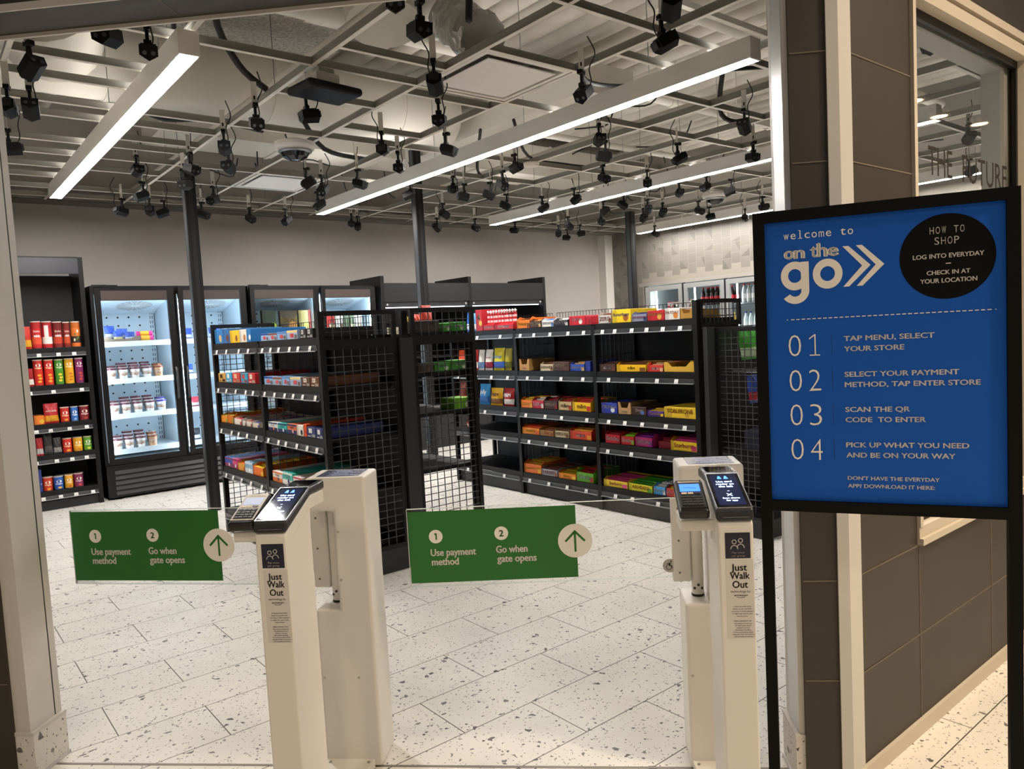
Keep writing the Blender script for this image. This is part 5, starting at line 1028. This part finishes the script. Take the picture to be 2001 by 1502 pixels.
# ------------------------------------------------------------------ freezer goods
def tub(lid, body):
    b = MB(); r = .046
    b.lathe([(r * .8, 0, M_(body)), (r * .84, .03, M_('b8a090')), (r * .92, .062, M_(body)), (r * .97, .088, M_(lid)), (r * 1.04, .09, M_(lid)), (r * 1.04, .104, M_(lid)), (r * .98, .106, M_('dcd4cc')), (r * .2, .106, None)], M_(body), 22, (0, 0, 0))
    yf = lambda X, Z: -math.sqrt(max((r * .93) ** 2 - X * X, 0)) - .001
    b.text('ice', -.016, .016, .066, .074, 0, M_('4a3a38'), .02, yf)
    for cx, cz in ((-.012, .04), (.006, .032), (.016, .044)): b.add([(cx + .009 * math.cos(k), yf(cx + .009 * math.cos(k), 0) - .0004, cz + .007 * math.sin(k)) for k in (0, 1.05, 2.1, 3.14, 4.2, 5.2)], [(0, 1, 2, 3, 4, 5)], M_('9a6a4a'))
    t = bpy.data.objects.new('ice_cream_tub', None); COL.objects.link(t); t['category'] = 'ice cream tub'
    b.build('cup', t); l = MB(); l.lathe([(r * 1.05, .0885, None), (r * 1.05, .105, None), (r * .2, .1065, None)], M_(lid), 22); l.build('lid', t)
    return t
TUBS = {'maroon': tub('5a2230', 'e6e2dc'), 'purple': tub('3f2f8a', 'dfe0e8'), 'brown': tub('7a3a22', 'c89a70')}
fresh = set(TUBS)
def put_tub(kind, x, y, z, lb):
    o = TUBS[kind]
    if kind in fresh: fresh.discard(kind); o.location = (x, y, z); o['label'] = lb; o['group'] = 'ice cream tubs in the freezer'
    else: dup(o, (x, y, z), random.uniform(-.5, .5), lb, 'ice cream tubs in the freezer')
FRX = (1.604, 1.708, 1.815, 1.925, 2.035)
for sh, z, kinds in (('second', 1.164, ('maroon', 'maroon', 'maroon', 'maroon', 'brown')), ('third', .817, ('maroon', 'maroon', 'maroon', 'maroon', 'purple')), ('fourth', .467, ('maroon', 'maroon', 'maroon', 'brown'))):
    for row in range(3):
        for i, kd in enumerate(kinds):
            if row == 2 and (i == len(kinds) - 1 or i == 0): continue
            put_tub(kd, FRX[i] + .012 * row, 8.225 + .10 * row, z + .001 + .024 * row, f'{kd}-lidded ice cream tub, {ORD[i]} across the {("front", "middle", "back")[row]} row of the freezer\'s {sh} shelf')
for i, (x, y, z, rz, w, h, base, acc, lb) in enumerate(((1.64, 8.26, 1.56, .25, .1, .13, '2a4ab0', 'd8e0f0', 'blue frozen snack bag leaning at the end of the freezer top shelf'), (1.70, 8.22, 1.54, .1, .09, .10, '2f52b8', 'e0d8a0', 'blue frozen snack bag in a tray on the freezer top shelf'), (1.80, 8.21, 1.54, 0, .09, .085, '2a46a0', 'd8e0f0', 'dark blue frozen snack bag beside the pink packs in the freezer'), (1.74, 8.27, 1.56, -.1, .1, .10, '3a5ac0', 'c8d0f0', 'blue frozen snack bag behind the others on the freezer top shelf'))):
    o = goods(w, h, .06, base, acc, '', 'ffffff', 'bag').build('frozen_bag', None, (x, y, z + .001), rz); tag(o, lb, 'bag', 'blue bags in the freezer')
b = MB(); tray_mesh(b, .34, .05, .2, '8a7a6a', '', '', 'ffffff', 'open'); tag(b.build('cardboard_tray', None, (1.715, 8.172, 1.530), 0), 'brown cardboard tray under the blue bags on the freezer top shelf', 'box')
for i in range(3):
    b = MB(); b.cyl((-.075, .03, .026), (.075, .03, .026), .026, M_('d83a8a'), 14); b.cyl((-.04, .03, .026), (.04, .03, .026), .0265, M_('e8b02a'), 14); b.cyl((-.08, .03, .026), (-.075, .03, .026), .008, M_('f090b8'), 8, .026); b.cyl((.075, .03, .026), (.08, .03, .026), .026, M_('f090b8'), 8, .008)
    tag(b.build('frozen_roll_pack', None, (1.935, 8.19 + (0, .055, .027)[i], 1.531 + (0, 0, .046)[i]), 0), ('pink and orange roll pack at the front of the freezer top shelf', 'pink and orange roll pack behind the front one on the freezer top shelf', 'pink and orange roll pack lying on the two others in the freezer')[i], 'pack', 'pink packs in the freezer')
# the second door: blue bags and tubs
for i, (x, z, h, base, lb) in enumerate(((2.34, 1.53, .11, '2a4ab0', 'blue frozen bag on the top shelf behind the second freezer door, nearer the pole'), (2.5, 1.53, .12, '2f3a8a', 'dark blue frozen bag on the top shelf behind the second freezer door'), (2.63, 1.53, .11, '3a5ab0', 'blue frozen bag on the top shelf behind the second freezer door, farther along'), (2.32, 1.165, .1, '2a50b8', 'blue frozen bag on the second shelf behind the second freezer door'), (2.36, .818, .1, 'b83a4a', 'red frozen bag on the third shelf behind the second freezer door'), (2.34, .468, .12, '2a2a2e', 'black frozen bag on the fourth shelf behind the second freezer door'))):
    o = goods(.12, h, .06, base, 'd8dce8', '', 'ffffff', 'bag').build('frozen_bag', None, (x, 8.21, z + .001), 0); tag(o, lb, 'bag', 'bags behind the second freezer door')
# boxed meals behind the third and fourth doors
for i, (x, w, h, base, acc, txt, tc, st, lb) in enumerate(((3.235, .165, .155, '3a4a3a', '9ab02a', '', 'ffffff', 'box', 'dark green frozen meal box with green food picture behind the third freezer door'), (3.46, .205, .15, '4a3a22', 'b87a3a', 'bowl', 'd8b060', 'box', 'brown frozen meal box with pasta picture behind the third freezer door'), (3.64, .12, .15, '8a7a3a', 'e8d82a', '', 'ffffff', 'box', 'olive frozen meal box with yellow bowl picture behind the third freezer door'), (3.715, .02, .155, 'b83a2a', 'b83a2a', '', 'ffffff', 'box', 'narrow red frozen meal box behind the third freezer door'),
        (3.96, .13, .11, 'a8322a', 'e0c8a0', '', 'ffffff', 'box', 'red frozen meal box behind the fourth freezer door'), (4.09, .1, .10, 'd8d0c0', '8a6a4a', '', 'ffffff', 'box', 'cream frozen meal box behind the fourth freezer door'), (4.22, .12, .10, '7a8a6a', 'd8d0a0', '', 'ffffff', 'box', 'pale green frozen meal box behind the fourth freezer door'), (4.34, .1, .09, 'e0d8c8', 'b8a080', '', 'ffffff', 'box', 'white frozen meal box behind the fourth freezer door'))):
    o = goods(w, h + .12, .05, base, acc, txt, tc, st).build('frozen_meal_box', None, (x, 8.22 + .003 * i, 1.530), 0); tag(o, lb, 'box', 'frozen meals behind the far doors')
# ------------------------------------------------------------------ bottles in the walk-in cooler
def bottle(capc, liq, lab):
    t = bpy.data.objects.new('drink_bottle', None); COL.objects.link(t); t['category'] = 'bottle'
    b = MB(); L_ = mat(liq, .15); b.lathe([(.03, 0, L_), (.036, .01, L_), (.036, .06, M_(lab)), (.0365, .13, L_), (.036, .15, L_), (.03, .19, L_), (.0145, .235, L_), (.0135, .255, None)], L_, 16); b.build('bottle_body', t)
    c = MB(); c.lathe([(.0155, .25, None), (.0155, .272, None), (.004, .273, None)], M_(capc), 14); c.build('cap', t)
    return t
BT = {'red-capped cola': bottle('c81a22', '2a1410', 'c0202a'), 'yellow-labelled': bottle('e8c820', '8a6a1a', 'e0c01e'), 'clear water': bottle('3a3a8a', 'c8dce0', 'e0e4e8'), 'white-labelled': bottle('c83030', 'b8c0c0', 'e8e8e4')}
fb = set(BT)
def put_bottle(kd, y, x, z, lb):
    o = BT[kd]
    if kd in fb: fb.discard(kd); o.location = (x, y, z); o['label'] = lb; o['group'] = 'bottles in the walk-in cooler'
    else: dup(o, (x, y, z), None, lb, 'bottles in the walk-in cooler')
def row(kd, y0, n, x, z, where, dy=-.082):
    for i in range(n): put_bottle(kd, y0 + dy * i, x, z, f'{kd} bottle, {ORD[i]} along the {where}')
row('red-capped cola', 7.08, 7, 9.62, 1.671, 'upper row behind the second cooler door')
row('red-capped cola', 7.05, 7, 9.73, 1.671, 'back upper row behind the second cooler door')
row('yellow-labelled', 7.12, 8, 9.62, 1.266, 'lower row behind the second cooler door')
row('yellow-labelled', 7.86, 7, 9.62, 1.266, 'lower row behind the first cooler door')
row('white-labelled', 6.36, 7, 9.62, 1.671, 'upper row behind the third cooler door')
row('clear water', 6.34, 7, 9.62, 1.266, 'lower row behind the third cooler door')
for i in range(5):
    b = goods(.11, .1 + .012 * (i % 2), .12, ('e8e4e0', 'c8b0a8', '7a3a30', 'd8d0c8', 'b8b46a')[i], ('c83a3a', '3a3a3a', 'e0d0b0', 'b82a2a', '5a7a2a')[i], '', 'ffffff', 'half'); o = b.build('drink_pack', None, (9.62, 7.72 - .115 * i, 1.671), -PI / 2); tag(o, ('white', 'pinkish grey', 'dark red', 'pale', 'olive')[i] + ' drink pack on the upper shelf behind the first cooler door', 'box', 'packs behind the first cooler door')
# cream cartons stacked among the dark shelves of the open cooler
for i, (x, z, c) in enumerate(((4.72, 1.471, 'd8d0b0'), (4.9, 1.471, 'c8b8a0'), (5.08, 1.471, 'd0a090'), (5.26, 1.471, 'd8d0c8'), (5.5, 1.471, 'b8403a'), (6.05, 1.471, 'd8c8a0'), (6.3, 1.471, 'c84a40'))):
    o = goods(.15, .09, .2, c, shade(c, .8), '', 'ffffff', 'box').build('chilled_pack', None, (x, 8.31, z), 0); tag(o, f'{("cream", "tan", "pink", "white", "dark red", "straw", "red")[i]} chilled pack on the top shelf of the open cooler', 'box', 'packs in the open cooler')
